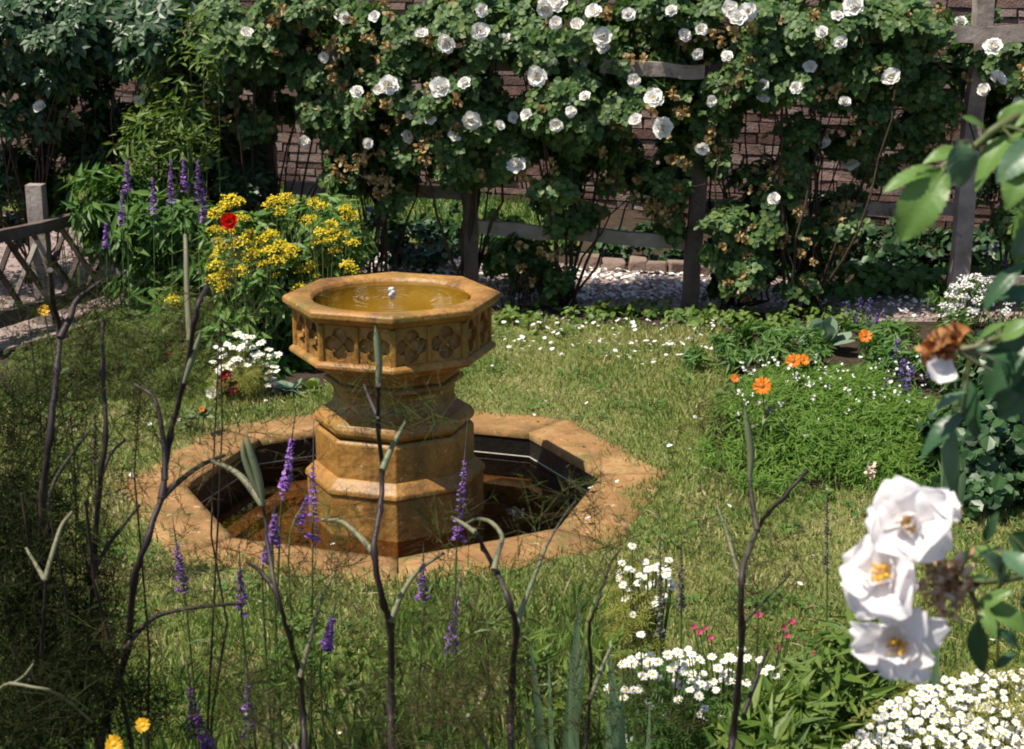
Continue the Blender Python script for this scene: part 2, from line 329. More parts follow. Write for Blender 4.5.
def far_bloom(seed):
    m=MB(); ring_petals(m,6,.043,.029,.2,.35,.3,seed,4,3,.003,jit=.3); ring_petals(m,6,.034,.025,.55,.4,.1,seed+50,4,3,.003,ph=.5,jit=.3); ring_petals(m,4,.022,.018,1.0,.4,.1,seed+90,3,2,.003,ph=.2,jit=.3)
    m.inst(T_ROUND,np.array([(0,-.004,.014),(0.004,0,.016)]),np.repeat((np.eye(3)*.010)[None],2,0),1)
    return m.mesh('bloom',[PETAL,STAM])
FAR_BLOOMS=[far_bloom(i) for i in range(4)]
def faded_mesh(seed):
    m=MB(); rg=np.random.default_rng(seed); n=16
    q=unit(rg.normal(size=(n,3))); scatter(m,T_ROUND,q*.010*rg.random((n,1))+rg.normal(0,.009,(n,3)),q,unit(rg.normal(size=(n,3))),.018+.014*rg.random(n))
    return m.mesh('faded_bloom',[FADED])
FADEDS=[faded_mesh(i) for i in range(4)]
def face_rot(d,spin=0): return Vector(tuple(d)).to_track_quat('Z','Y').to_matrix()@Matrix.Rotation(spin,3,'Z')

# ================================================================== SETTING
DF=H/math.tan(PT+math.atan((481-CY)/F)); FX=G(396,481)[0]; FC=np.array([FX,DF,0.0])
TH0=math.atan2(0-DF,0-FX)                 # a corner of the octagon looks at the camera
def octr(th,R):
    a=(th-TH0)%(pi/4); return R*math.cos(pi/8)/math.cos(a-pi/8)
def oct_pts(R,z,n=8): return np.array([(FX+octr(t,R)*math.cos(t),DF+octr(t,R)*math.sin(t),z) for t in TH0+np.arange(n)*2*pi/n])
R_IN,R_OUT=.775,1.03
def filled(name,outer,hole,z,mat):
    bm=bmesh.new(); es=[]
    for loop in ([outer] if hole is None else [outer,hole]):
        vs=[bm.verts.new((p[0],p[1],z)) for p in loop]
        es+=[bm.edges.new((vs[i],vs[(i+1)%len(vs)])) for i in range(len(vs))]
    bmesh.ops.triangle_fill(bm,use_beauty=True,use_dissolve=False,edges=es)
    bmesh.ops.recalc_face_normals(bm,faces=bm.faces)
    for f in bm.faces:
        if f.normal.z<0: f.normal_flip()
    me=bpy.data.meshes.new(name); bm.to_mesh(me); bm.free(); me.materials.append(mat)
    o=bpy.data.objects.new(name,me); C.objects.link(o); o['kind']='structure'; return o
big=[(70*math.cos(a),20+70*math.sin(a)) for a in np.arange(24)*pi/12]
filled('ground',big,oct_pts(.90,0),0.0,SOIL)
lawn_px=[(-420,470),(-100,410),(60,394),(200,388),(290,394),(325,392),(335,330),(430,316),(500,312),(560,322),(650,328),(720,328),(735,345),(722,400),(700,450),(718,482),(800,490),(940,494),(1060,498),(1350,500)]
lawn=[tuple(G(*p)[:2]) for p in lawn_px]+[(2.6,2.2),(-2.6,2.2)]
filled('lawn',lawn,oct_pts(.90,0),.004,LAWNB)
path_px=[(-300,375),(0,352),(130,312),(280,309),(560,306),(760,313),(860,322),(1024,323),(1400,328),(1400,303),(1024,299),(860,294),(760,276),(600,268),(480,255),(300,240),(130,225),(0,215),(-300,200)]
path=[tuple(G(*p)[:2]) for p in path_px]
filled('path',path,None,.004,PATH)
bank_px=[(-200,196),(300,232),(470,248),(580,256),(580,196),(-200,150)]
bank=[tuple(G(*p)[:2]) for p in bank_px]
filled('grass_bank',bank,None,.004,LAWNB)
def in_poly_points(poly,n):
    a=np.array([p[:2] for p in poly]); lo,hi=a.min(0),a.max(0); q=lo+(hi-lo)*RNG.random((int(n),2)); return q[inside(poly,q)]
# visible-frustum crop for scatter
def in_view(q,m=.25): return (np.abs(q[:,0])<q[:,1]*.345+m)
def oct_in(q,R):
    d=q-FC[:2]; th=np.arctan2(d[:,1],d[:,0]); a=np.mod(th-TH0,pi/4); return np.hypot(d[:,0],d[:,1])<R*math.cos(pi/8)/np.cos(a-pi/8)
gb=MB()
q=in_poly_points(lawn,340000); q=q[in_view(q,.7)&(q[:,1]>2.7)]
edge=.99+.035*np.sin(q[:,0]*9)+.035*np.sin(q[:,1]*13+2*q[:,0])+.035*RNG.normal(size=len(q))
q=q[~oct_in(q,1.0*edge)]
keep=RNG.random(len(q))<np.clip(1.35-.10*q[:,1],.3,1); q=q[keep]
pn=.5+.5*np.sin(q[:,0]*3.1+1.7*np.sin(q[:,1]*2.3))*np.sin(q[:,1]*2.7+1.1*np.sin(q[:,0]*3.7))
n=len(q); hgt=(.018+.022*RNG.random(n))*(.75+.6*pn); wide=.0042+.0025*RNG.random(n)
ax=unit(np.stack([RNG.normal(0,.5,n),RNG.normal(0,.5,n),np.ones(n)],1)); nr=rnd(n)+SUN*.4
R=basis(np.cross(np.cross(ax,nr),ax)*0+nr,ax); # columns: x, a, n(=blade direction)
R=np.stack([R[:,:,0]*wide[:,None],R[:,:,2]*hgt[:,None],R[:,:,1]*hgt[:,None]],-1)
gb.inst(T_BLADE3,np.c_[q,np.full(n,.002)],R)
solo('grass',gb,G_GRASS,'short patchy mown grass with straw coloured blades around the pool','grass',kind='stuff')
bk=MB(); q=in_poly_points(bank,26000); n=len(q); ax=unit(np.stack([RNG.normal(0,.4,n),RNG.normal(0,.4,n),np.ones(n)],1)); hh=.06+.06*RNG.random(n)
R=basis(rnd(n),ax); R=np.stack([R[:,:,0]*.012,R[:,:,2]*hh[:,None],R[:,:,1]*hh[:,None]],-1); bk.inst(T_BLADE3,np.c_[q,np.zeros(n)],R)
solo('bank_grass',bk,G_MID,'bright grass on the far side of the path behind the trellis','grass',kind='stuff')
# gravel and fallen petals
T_PEB=(np.array([(1,0,0),(-1,0,0),(0,1,0),(0,-1,0),(0,0,.7),(0,0,-.5)],float),tri([(0,2,4),(2,1,4),(1,3,4),(3,0,4),(2,0,5),(1,2,5),(3,1,5),(0,3,5)]))
q=in_poly_points(path,26000); q=q[in_view(q,.4)]; n=len(q); pm=MB(); R=basis(rnd(n),rnd(n)+np.array([0,0,1.5]))*(.006+.014*RNG.random(n)**2)[:,None,None]
pm.inst(T_PEB,np.c_[q,np.full(n,.007)],R); solo('gravel',pm,PEB,'pinkish brown gravel and chippings covering the path behind the roses','gravel',kind='stuff',smooth=False)
fp=MB()
def petals_at(poly,n,size):
    q=in_poly_points(poly,n); q=q[~oct_in(q,.78)]; k=len(q)
    scatter(fp,T_ROUND,np.c_[q,np.full(k,.02)+.02*RNG.random(k)],rnd(k)*np.array([1,1,.2]),unit(rnd(k)*.5+np.array([0,0,1.0])),size*(.6+.8*RNG.random(k)))
petals_at([tuple(G(*p)[:2]) for p in ((370,258),(720,280),(720,306),(370,300))],2600,.028)
petals_at([tuple(G(*p)[:2]) for p in ((500,315),(735,325),(720,375),(480,350))],230,.024)
petals_at([tuple(G(*p)[:2]) for p in ((720,290),(960,300),(960,322),(720,312))],420,.024)
petals_at(lawn,260,.02)
solo('fallen_petals',fp,PETAL,'white rose petals fallen on the path and grass','fallen petals',kind='stuff')

# ---- brick wall
def wall_y(x): return 12.2-.42*x
w0=np.array([-7.5,wall_y(-7.5)]); w1=np.array([7.5,wall_y(7.5)]); wd=(w1-w0); WL=np.linalg.norm(wd); wd/=WL; wn=np.array([wd[1],-wd[0]])
bw=thing('brick_wall','old red brick and stone garden wall behind the climbing roses','wall',(0,wall_y(0),0))
mb=MB(); u=np.array([wd[0],wd[1],0]); nrm=np.array([wn[0],wn[1],0])
zt=0; row=0
while zt<2.3:
    h=random.uniform(.055,.085); x=-random.random()*.2
    while x<WL:
        L=random.uniform(.13,.34)
        c=np.array([*(w0+wd*(x+L/2)),zt+h/2])+nrm*random.uniform(0,.022)
        mb.box(c,u*(L/2-.007),nrm*.05,np.array([0,0,h/2-.006]),.004); x+=L
    zt+=h; row+=1
part('brick_courses',mb,BRICK,bw,False)
mb=MB(); mb.box(np.array([*((w0+w1)/2),zt/2-.01])-nrm*.07,u*WL/2,nrm*.1,np.array([0,0,zt/2+.01])); part('mortar_core',mb,MORTAR,bw,False)
mb=MB(); x=0
while x<WL:
    L=random.uniform(.4,.7); mb.box(np.array([*(w0+wd*(x+L/2)),zt+.045])-nrm*.06,u*(L/2-.004),nrm*.17,np.array([0,0,.04]),.004); x+=L
part('wall_coping',mb,KERB,bw,False)

# ================================================================== POOL AND FOUNTAIN
def Zf(y): return H-DF*math.tan(PT+math.atan((y-CY)/F))
ZW=Zf(510)
pool=thing('pool_basin','sunken octagonal pool with ochre stone rim around the fountain','pool',(FX,DF,-.3))
for k in range(8):
    a=oct_pts(R_IN,0)[k]; b=oct_pts(R_IN,0)[(k+1)%8]; c=oct_pts(R_OUT,0)[(k+1)%8]; d=oct_pts(R_OUT,0)[k]
    def lerp(p,q,t): return p+(q-p)*t
    e=.004; a2,b2=lerp(a,b,e),lerp(b,a,e); d2,c2=lerp(d,c,e),lerp(c,d,e)
    m=MB(); V=[];nu,nv=14,7; rg=np.random.default_rng(k)
    for i in range(nv+1):
        for j in range(nu+1):
            p=lerp(lerp(a2,b2,j/nu),lerp(d2,c2,j/nu),i/nv)
            if i==nv: p=p+(p-FC)*rg.normal(0,.012)
            edge_=(i in(0,nv) or j in (0,nu))
            V.append((p[0],p[1],.011+(rg.normal(0,.0022) if not edge_ else -.004-rg.random()*.002)))
    Fq=[]
    for i in range(nv):
        for j in range(nu): s=i*(nu+1)+j; Fq.append((s,s+nu+1,s+nu+2,s+1))
    nb=len(V); bo=[j for j in range(nu+1)]+[i*(nu+1)+nu for i in range(1,nv+1)]+[nv*(nu+1)+j for j in range(nu-1,-1,-1)]+[i*(nu+1) for i in range(nv-1,0,-1)]
    for s in bo: V.append((V[s][0],V[s][1],-.024))
    for i in range(len(bo)): Fq.append((bo[i],bo[(i+1)%len(bo)],nb+(i+1)%len(bo),nb+i))
    m.add(V,Fq); part('coping_slab',m,COPING,pool)
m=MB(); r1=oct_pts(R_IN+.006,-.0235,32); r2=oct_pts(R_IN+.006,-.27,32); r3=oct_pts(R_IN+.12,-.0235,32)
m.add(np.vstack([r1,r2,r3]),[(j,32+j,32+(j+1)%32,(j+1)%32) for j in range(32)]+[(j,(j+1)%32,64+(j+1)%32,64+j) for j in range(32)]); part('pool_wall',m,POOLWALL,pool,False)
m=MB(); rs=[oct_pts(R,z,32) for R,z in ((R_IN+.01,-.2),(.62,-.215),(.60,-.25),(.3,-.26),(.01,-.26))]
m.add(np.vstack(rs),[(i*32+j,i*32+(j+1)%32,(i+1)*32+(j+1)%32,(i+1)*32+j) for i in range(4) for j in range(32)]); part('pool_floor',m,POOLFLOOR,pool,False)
m=MB(); r=oct_pts(R_IN+.004,ZW+.012,8); r=np.vstack([r,r[:1]])
for k in range(8): m.tube(np.array([r[k],r[k+1]]),.0028,5)
part('waterline_glint',m,GLINT,pool)
m=MB(); r=oct_pts(R_IN+.004,ZW,32); m.add(np.vstack([r,[(FX,DF,ZW)]]),[(j,(j+1)%32,32) for j in range(32)])
solo('water',m,water_mat('pool_water',(.75,.62,.46)),kind='structure')
def lathe(mb,prof,n=32,mi=0,close_bottom=False):
    rings=[]
    for (R,z,sh) in prof:
        if sh=='o': rings.append(oct_pts(R,z,n))
        else: rings.append(np.array([(FX+R*math.cos(t),DF+R*math.sin(t),z) for t in TH0+np.arange(n)*2*pi/n]))
    k=len(rings); V=np.vstack(rings)
    mb.add(V,[(i*n+j,(i+1)*n+j,(i+1)*n+(j+1)%n,i*n+(j+1)%n) for i in range(k-1) for j in range(n)],mi)
fo=thing('stone_fountain','octagonal ochre stone fountain with carved frieze standing in the pool','fountain',(FX,DF,-.26))
rw=.288
m=MB(); lathe(m,[(rw-.012,.66,'c'),(rw-.004,.700,'c'),(rw+.006,.7125,'c'),(rw+.018,.7155,'c'),(.352,.7195,'o'),(.378,.7195,'o'),(.393,.711,'o'),(.394,.692,'o'),(.382,.682,'o'),(.374,.672,'o'),(.345,.662,'o')]); part('bowl_rim',m,STONE,fo,False,bevel=.004)
m=MB(); lathe(m,[(rw-.010,.70,'c'),(.26,.65,'c'),(.2,.62,'c'),(.1,.6,'c'),(.002,.595,'c')]); part('bowl_inside',m,BOWLIN,fo)
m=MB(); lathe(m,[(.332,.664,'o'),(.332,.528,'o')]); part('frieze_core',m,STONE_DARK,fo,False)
# tracery on each face: two quatrefoils between mullions
Rf=.354
def arc(cx,cy,r,a0,a1,n): return [(cx+r*math.cos(a),cy+r*math.sin(a)) for a in np.linspace(a0,a1,n)]
def quatre(cx,cy,s):
    pts=[]
    for k in range(4):
        a=k*pi/2; pts+=arc(cx+s*.52*math.cos(a),cy+s*.52*math.sin(a),s*.47,a-math.radians(118),a+math.radians(118),11)
    return pts
for k in range(8):
    p0=oct_pts(Rf,0)[k]; p1=oct_pts(Rf,0)[(k+1)%8]; mid=(p0+p1)/2; uu=(p1-p0); wl=np.linalg.norm(uu); uu/=wl; oo=unit(mid-FC)
    z0,z1=.530,.663; zc=(z0+z1)/2
    bm=bmesh.new(); es=[]
    def loop(pts):
        vs=[bm.verts.new((x,y,0)) for x,y in pts]; es.extend(bm.edges.new((vs[i],vs[(i+1)%len(vs)])) for i in range(len(vs)))
    hw=wl/2-.004; hh=(z1-z0)/2
    loop([(-hw,-hh),(hw,-hh),(hw,hh),(-hw,hh)])
    for s in (-1,1): loop(quatre(s*wl*.238,0,.060))
    bmesh.ops.triangle_fill(bm,use_beauty=True,use_dissolve=False,edges=es)
    bmesh.ops.recalc_face_normals(bm,faces=bm.faces)
    for f in bm.faces:
        if f.normal.z<0: f.normal_flip()
    r=bmesh.ops.extrude_face_region(bm,geom=list(bm.faces))
    for v in r['geom']:
        if isinstance(v,bmesh.types.BMVert): v.co.z+=.018
    bmesh.ops.recalc_face_normals(bm,faces=bm.faces); bm.verts.ensure_lookup_table(); bm.faces.ensure_lookup_table()
    m=MB(); base_=mid+np.array([0,0,zc])-oo*.022
    V=np.array([base_+uu*v.co.x+np.array([0,0,1])*v.co.y+oo*v.co.z for v in bm.verts])
    for f in bm.faces: m.add(V[[v.index for v in f.verts]],[tuple(range(len(f.verts)))])
    bm.free()
    for s in (-1,0,1):      # shafts
        x=s*wl*.486; m.tube(np.array([mid+uu*x+oo*(-.003)+np.array([0,0,z]) for z in (z0+.002,zc,z1-.002)]),.0085 if s==0 else .010,6)
    for s in (-1,1):        # carved boss and leaf cusps inside the openings
        cc=mid+uu*s*wl*.238+np.array([0,0,zc])-oo*.018
        for a in range(4):
            dv=uu*math.cos(pi/4+a*pi/2)+np.array([0,0,1])*math.sin(pi/4+a*pi/2); m.tube(np.array([cc+dv*.006,cc+dv*.02,cc+dv*.034]),[.007,.006,.003],5)
        m.tube(np.array([cc-oo*.006,cc+oo*.006,cc+oo*.012]),[.011,.010,.004],7)
    part('tracery_panel',m,STONE,fo,False)
m=MB(); lathe(m,[(.33,.5335,'o'),(.362,.533,'o'),(.375,.524,'o'),(.377,.512,'o'),(.364,.503,'o'),(.318,.488,'o'),(.312,.478,'o'),(.272,.458,'o'),(.252,.436,'o'),(.25,.428,'o'),(.232,.420,'o')]); part('lower_moulding',m,STONE,fo,False,bevel=.003)
m=MB(); lathe(m,[(.232,.424,'o'),(.256,.416,'o'),(.258,.402,'o'),(.244,.394,'o'),(.228,.384,'o'),(.221,.362,'o'),(.222,.340,'o'),(.232,.318,'o'),(.252,.300,'o'),(.270,.292,'o')]); part('neck',m,STONE_SHADE,fo,False,bevel=.003)
m=MB(); lathe(m,[(.24,.295,'o'),(.268,.294,'o'),(.286,.284,'o'),(.295,.268,'o'),(.295,.252,'o'),(.285,.240,'o'),(.27,.233,'o'),(.262,.228,'o')]); part('collar',m,STONE,fo,False,bevel=.003)
m=MB(); lathe(m,[(.25,.231,'o'),(.283,.230,'o'),(.293,.219,'o'),(.293,.092,'o')]); part('pedestal',m,STONE,fo,False,bevel=.004)
m=MB(); lathe(m,[(.28,.093,'o'),(.296,.091,'o'),(.312,.078,'o'),(.334,.056,'o'),(.336,.040,'o'),(.326,.030,'o'),(.328,.026,'o'),(.328,-.26,'o')]); part('plinth',m,STONE,fo,False,bevel=.004)
m=MB(); lathe(m,[(R,.700+.0004*math.cos(R*170)*math.exp(-R*7),'c') for R in np.linspace(.004,.27,40)]+[(rw-.005,.7,'c')],64)
bwat=part('bowl_water',m,water_mat('bowl_water',(.85,.74,.45),0),fo)
m=MB(); rg=np.random.default_rng(3)
for i in range(9):
    a=rg.random()*6.3; r=.010*rg.random(); z=.703+.034*rg.random(); v=.006+.004*rg.random()
    th=np.linspace(0,pi,6); m.tube(np.array([(FX+r*math.cos(a),DF+r*math.sin(a),z+v*(-math.cos(t))) for t in th]),[max(.0006,v*math.sin(t)) for t in th],7)
m.tube(np.array([(FX,DF,.697),(FX,DF,.71),(FX,DF,.732)]),[.012,.010,.006],8)
wj,nt,out=new_mat('bubbling_water'); p=N(nt,'ShaderNodeBsdfPrincipled'); p.inputs['Base Color'].default_value=(.75,.75,.78,1); p.inputs['Roughness'].default_value=.12; p.inputs['Transmission Weight'].default_value=.4; p.inputs['IOR'].default_value=1.33; nt.links.new(p.outputs[0],out.inputs[0])
part('water_jet',m,wj,fo)
m=MB(); m.tube(np.array([(FX,DF,.59),(FX,DF,.64)]),.010,10); part('nozzle',m,BARK,fo)

# ================================================================== TIMBER
TD=8.35
ts=thing('rose_trellis','weathered timber post and rail trellis carrying the climbing roses','trellis',G(697,304))
def post(px,ytop,d,w,pxt=None):
    b=P(px,200,d); t=P(pxt or px,ytop,d); m=MB(); m.beam((b[0]-(t[0]-b[0])*.8,d,-.05),(t[0],d,t[2]),w,w,9,.003); return m
for px,yt,d,w,pt,mt in ((697,60,TD-.22,.085,707,WOODD),(471,185,TD-.10,.08,470,WOODD),(966,-12,TD-.22,.09,985,WOOD),(268,40,TD+.5,.11,262,WOODD),(1195,-10,TD+.1,.1,1195,WOOD)):
    part('post',post(px,yt,d,w,pt),mt,ts,False)
for a,b,w,h,mt in (((476,226,TD-.10),(692,243,TD-.16),.05,.075,WOOD),((700,206,TD+.05),(962,210,TD+.1),.05,.07,WOOD),((285,186,TD+.4),(470,194,TD+.12),.05,.07,WOOD),((898,32,TD-.36),(1195,36,TD-.30),.05,.085,WOOD),((600,66,TD-.42),(705,72,TD-.40),.05,.07,WOOD),((330,58,TD+.1),(600,66,TD-.30),.05,.07,WOOD),((974,282,TD-.24),(1195,286,TD-.24),.05,.07,WOOD),((705,72,TD-.36),(900,32,TD-.30),.045,.06,WOODD)):
    m=MB(); m.beam(P(*a),P(*b),w,h,11,.004); part('rail',m,mt,ts,False)
lf=thing('lattice_fence','low weathered lattice fence with crossed laths beside the left path','fence',G(45,335))
def lfp(t,z): # t in px along the fence
    d=7.55+(t/130.0)*.85; b=P(t,300,d); return np.array([b[0],d,z])
for t,zt in ((45,.75),(-75,.74),(128,.62)): m=MB(); m.beam(lfp(t,-.05),lfp(t,zt),.085,.085,6,.002); part('post',m,WOOD,lf,False)
for z,h in ((.545,.06),(.13,.075)): m=MB(); m.beam(lfp(-170,z),lfp(140,z),.05,h,9,.003); part('rail',m,WOODD,lf,False)
for i,t in enumerate(range(-160,130,27)):
    for s in (-1,1):
        m=MB(); a,b=lfp(t-s*20,.14),lfp(t+s*20,.54); off=np.array([0,.014*s,0]); m.beam(a+off,b+off,.022,.032,4,.002); part('lath',m,WOODD if (i+s)%4 else WOOD,lf,False)
for i,px in enumerate((590,612,637,655,680,700,722)):
    g=G(px,270+i*1.2); m=MB(); w=random.uniform(.055,.085)
    m.box((0,0,.04),(w,0,0),(0,.06,0),(0,0,random.uniform(.035,.055)),.010)
    o=solo('kerb_stone',m,KERB,'rough squared stone in the low kerb on the far side of the path','kerb stone','kerb stones along the far path edge',smooth=False,base=(g[0],g[1],0))
    for v in o.data.vertices: v.co.x+=g[0]; v.co.y+=g[1]
    bv=o.modifiers.new('bevel','BEVEL'); bv.width=.012; bv.segments=2; o.rotation_euler.z=random.uniform(-.15,.15)

cl=MB(); q=in_poly_points(lawn,4200); q=q[in_view(q)&(q[:,1]>2.8)]; q=q[~oct_in(q,.97)]; k=len(q)
scatter(cl,T_NARROW,np.c_[q,.022+.02*RNG.random(k)],rnd(k)*np.array([1,1,.15]),unit(rnd(k)*.4+np.array([0,0,1.0])),.025+.03*RNG.random(k),.5)
solo('grass_clippings',cl,leaf_mat('straw',[(.34,.29,.15),(.55,.48,.30)],rough=.7,trans=.2),'straw coloured clippings lying on the mown grass','grass clippings',kind='stuff',smooth=False)
cv=MB(); c0=in_poly_points(lawn,260); c0=c0[in_view(c0)&(c0[:,1]>3)]; c0=c0[~oct_in(c0,1.02)]
q=np.repeat(c0,26,0)+RNG.normal(0,.05,(len(c0)*26,2)); q=q[~oct_in(q,1.0)]; k=len(q)
scatter(cv,T_ROUND,np.c_[q,.018+.022*RNG.random(k)],rnd(k)*np.array([1,1,.2]),unit(rnd(k)*.4+np.array([0,0,1.0])),.014+.012*RNG.random(k),1.1)
solo('clover',cv,G_MID,'patches of small clover leaves in the mown grass','clover',kind='stuff',smooth=False)
# ================================================================== CLIMBING ROSES
BLOOMS=[(247,33),(222,57),(304,142),(40,107),(140,101),(341,15),(345,18),(375,17),(479,32),(447,43),(546,8),(559,3),(594,13),(577,25),(628,15),(603,37),(604,48),(556,23),(506,40),(577,65),(538,76),(634,80),(654,100),(389,85),(379,90),(357,92),(440,88),(472,120),(359,122),(367,144),(527,115),(571,112),(556,125),(636,120),(663,128),(516,165),(407,137),(604,120),(551,62),(430,119),(731,9),(747,12),(737,18),(701,30),(854,7),(837,16),(822,32),(961,23),(993,47),(997,79),(984,90),(891,77),(849,163),(825,144),(1018,103),(774,199),(727,57),(810,67)]
BIG={(603,37),(577,65),(538,76),(747,12),(737,18),(731,9),(854,7),(849,163),(891,77),(594,13),(440,88),(472,120),(516,165),(663,128),(997,79),(993,47),(546,8),(479,32),(447,43),(559,3),(389,85),(654,100)}
def blobs_world(bl):
    return [(P(px,py,d),np.array([PX(rx,d),rd,PX(ry,d)]),n) for (px,py,rx,ry,d,rd,n) in bl]
def climbing_rose(label,base_px,dbase,blobs,mat,T,size,canes,faded,crad=.38,clumpf=55,cane_r=.011,name='climbing_rose',cat='rose bush',group='climbing roses on the trellis'):
    b=P(base_px,300,dbase); base=np.array([b[0],dbase,0]); o=thing(name,label,cat,base,group)
    fol=MB(); st=MB(); clumps=[]
    for c,r,n in blobs_world(blobs):
        n=int(n*1.12); k=blob_leaves(fol,T,c,r,n,size,max(5,int(n/clumpf)),crad*.74,up=.55,out=.65,jit=.55); clumps.append((c,r,k))
    allk=np.concatenate([k for _,_,k in clumps])
    for i in range(canes):
        k=allk[RNG.integers(len(allk))]; s0=base+np.array([RNG.normal(0,.05),RNG.normal(0,.04),0]); m=curve(s0,k,9,np.array([RNG.normal(0,.07),RNG.normal(-.05,.08),RNG.normal(.05,.05)]),.012)
        st.tube(m,np.linspace(cane_r*RNG.uniform(.4,.95),.003,9),5)
    for i in range(len(allk)//2):            # twigs among the leaves
        a=allk[RNG.integers(len(allk))]; e=a+rnd(1)[0]*np.array([.22,.15,.22]); st.tube(curve(a,e,5,rnd(1)[0]*.03),[.004,.0035,.003,.0025,.0015],4)
    part('canes',st,BARK,o); part('foliage',fol,mat,o,False)
    for i in range(int(faded*1.5)):
        c,r,k=clumps[RNG.integers(len(clumps))]; u=rnd(1)[0]; u[1]=-abs(u[1])-.3; u=unit(u); p=c+u*r*np.array([.95,1.02,.95])
        inst_part('faded_bloom',FADEDS[i%4],o,p,face_rot(rnd(1)[0]),RNG.uniform(.6,1.15))
    return o,clumps
ROSES=[]
def rose(*a,**k): ROSES.append((a[1],*climbing_rose(*a,**k)))
D=8.2
rose('loose climbing rose left of the yellow flowers with a few white blooms over dark gaps',272,8.75,[(238,40,48,38,D+.3,.40,900),(300,48,45,34,D+.3,.40,800),(215,85,30,32,D+.35,.3,330),(330,95,28,40,D+.2,.3,420),(250,110,38,25,D+.4,.3,260),(300,8,40,18,D+.2,.5,420),(345,130,22,28,D+.2,.25,260)],G_ROSE,T_ROSER,.080,16,46)
rose('climbing rose on a slender trunk beside the yellow bush full of white blooms',372,8.5,[(385,30,42,36,D,.36,900),(382,95,38,34,D,.35,760),(372,140,30,22,D+.05,.26,300),(410,155,24,24,D+.05,.22,170),(350,165,22,20,D+.1,.2,90),(385,182,20,16,D+.1,.2,60),(350,60,25,30,D+.1,.4,420)],G_ROSE,T_ROSER,.080,12,44)
rose('climbing rose twisted round the short post behind the fountain',468,8.36,[(460,30,48,40,D-.02,.36,1000),(455,100,46,42,D-.02,.40,950),(445,145,34,26,D,.3,380),(480,165,26,20,D,.25,230),(497,135,26,34,D,.3,360)],G_ROSE,T_ROSER,.080,8,50,cane_r=.016)
rose('dense climbing rose on several dark stems in the middle of the trellis',566,8.28,[(560,28,62,40,D-.02,.38,1300),(640,30,58,40,D-.02,.38,1250),(560,105,52,42,D-.04,.40,1000),(640,110,50,42,D-.04,.40,900),(545,165,40,28,D,.3,460),(620,170,26,20,D+.1,.2,110),(600,145,36,24,D+.05,.3,260),(672,165,24,32,D-.05,.24,330),(668,212,16,14,D-.02,.16,90),(530,262,38,24,D+.0,.2,280),(562,205,26,20,D+.02,.18,120),(655,190,26,24,D+.0,.22,110)],G_ROSE,T_ROSER,.080,13,64,cane_r=.013)
rose('climbing rose right of the dark post with blue green leaves reaching to the ground',735,8.22,[(732,35,50,40,D-.04,.38,1100),(735,90,36,36,D-.1,.3,520),(730,235,34,28,D-.12,.26,520),(738,272,34,26,D-.12,.26,520),(775,210,34,34,D-.08,.25,420),(710,130,20,40,D-.06,.2,230)],G_ROSE,T_ROSER,.080,16,50)
rose('many stemmed climbing rose arching over the brick wall on the right',806,8.08,[(815,30,55,40,D-.04,.38,1200),(870,55,44,36,D-.04,.34,780),(795,85,46,24,D-.06,.35,420),(845,115,40,30,D-.02,.3,190),(785,150,36,34,D+.0,.3,230),(870,170,26,30,D+.3,.2,90),(800,255,40,30,D-.12,.26,420),(845,225,25,30,D-.08,.2,150),(760,180,25,25,D-.06,.22,200)],G_ROSE,T_ROSER,.080,24,52,cane_r=.011)
rose('climbing rose around the tall grey post at the right end of the trellis',1010,8.45,[(930,85,40,24,D+.1,.3,330),(1000,55,44,40,D+.1,.4,560),(1020,125,30,36,D+.12,.3,330),(925,125,34,24,D+.14,.2,190),(905,20,40,18,D,.4,420),(1070,80,60,80,D+.05,.4,900),(1060,200,70,60,D+.1,.3,600)],G_ROSE,T_ROSER,.080,14,44)
def add_bloom(p):
    best=None
    for px,o,cl in ROSES:
        for c,r,k in cl:
            # nearest clump on screen
            w=P(p[0],p[1],c[1]); d=np.linalg.norm((w-c)[[0,2]]/r[[0,2]])
            if best is None or d<best[0]: best=(d,o,c,r,w)
    d,o,c,r,w=best; y=c[1]-r[1]*math.sqrt(max(.05,1-min(d,1)**2))-.10
    pos=P(p[0],p[1],y); v=unit(np.array([RNG.normal(-.1,.35),-1,RNG.normal(.45,.3)]))
    inst_part('bloom',FAR_BLOOMS[RNG.integers(4)],o,pos,face_rot(v,RNG.random()*6),(1.25 if p in BIG else .85)*RNG.uniform(.88,1.1))
for p in BLOOMS: add_bloom(p)
for i in range(20):
    px=RNG.uniform(320,900); add_bloom((px,RNG.uniform(5,150)))
# dark leafy climbers, upper left
climbing_rose('dark glossy climber in the top left corner with pale tips and a dark hollow below',40,8.9,[(40,30,80,40,8.6,.5,1500),(20,95,60,30,8.7,.35,420),(60,150,60,40,8.9,.3,380),(10,190,40,50,8.9,.3,420),(110,25,50,36,8.6,.5,1000),(-80,60,70,80,8.7,.5,900)],G_DARK,T_ROSE,.11,18,5,name='leafy_climber',cat='climber',group='dark climbers on the left wall')
climbing_rose('dark leafy climber between the tall purple spikes and the wall',165,8.9,[(165,35,46,36,8.6,.5,950),(130,100,50,36,8.75,.3,380),(190,120,40,40,8.7,.3,460),(215,165,36,40,8.7,.25,480),(150,160,50,30,8.8,.3,330),(240,190,30,30,8.6,.2,300)],G_DARK,T_ROSE,.105,18,8,name='leafy_climber',cat='climber',group='dark climbers on the left wall')
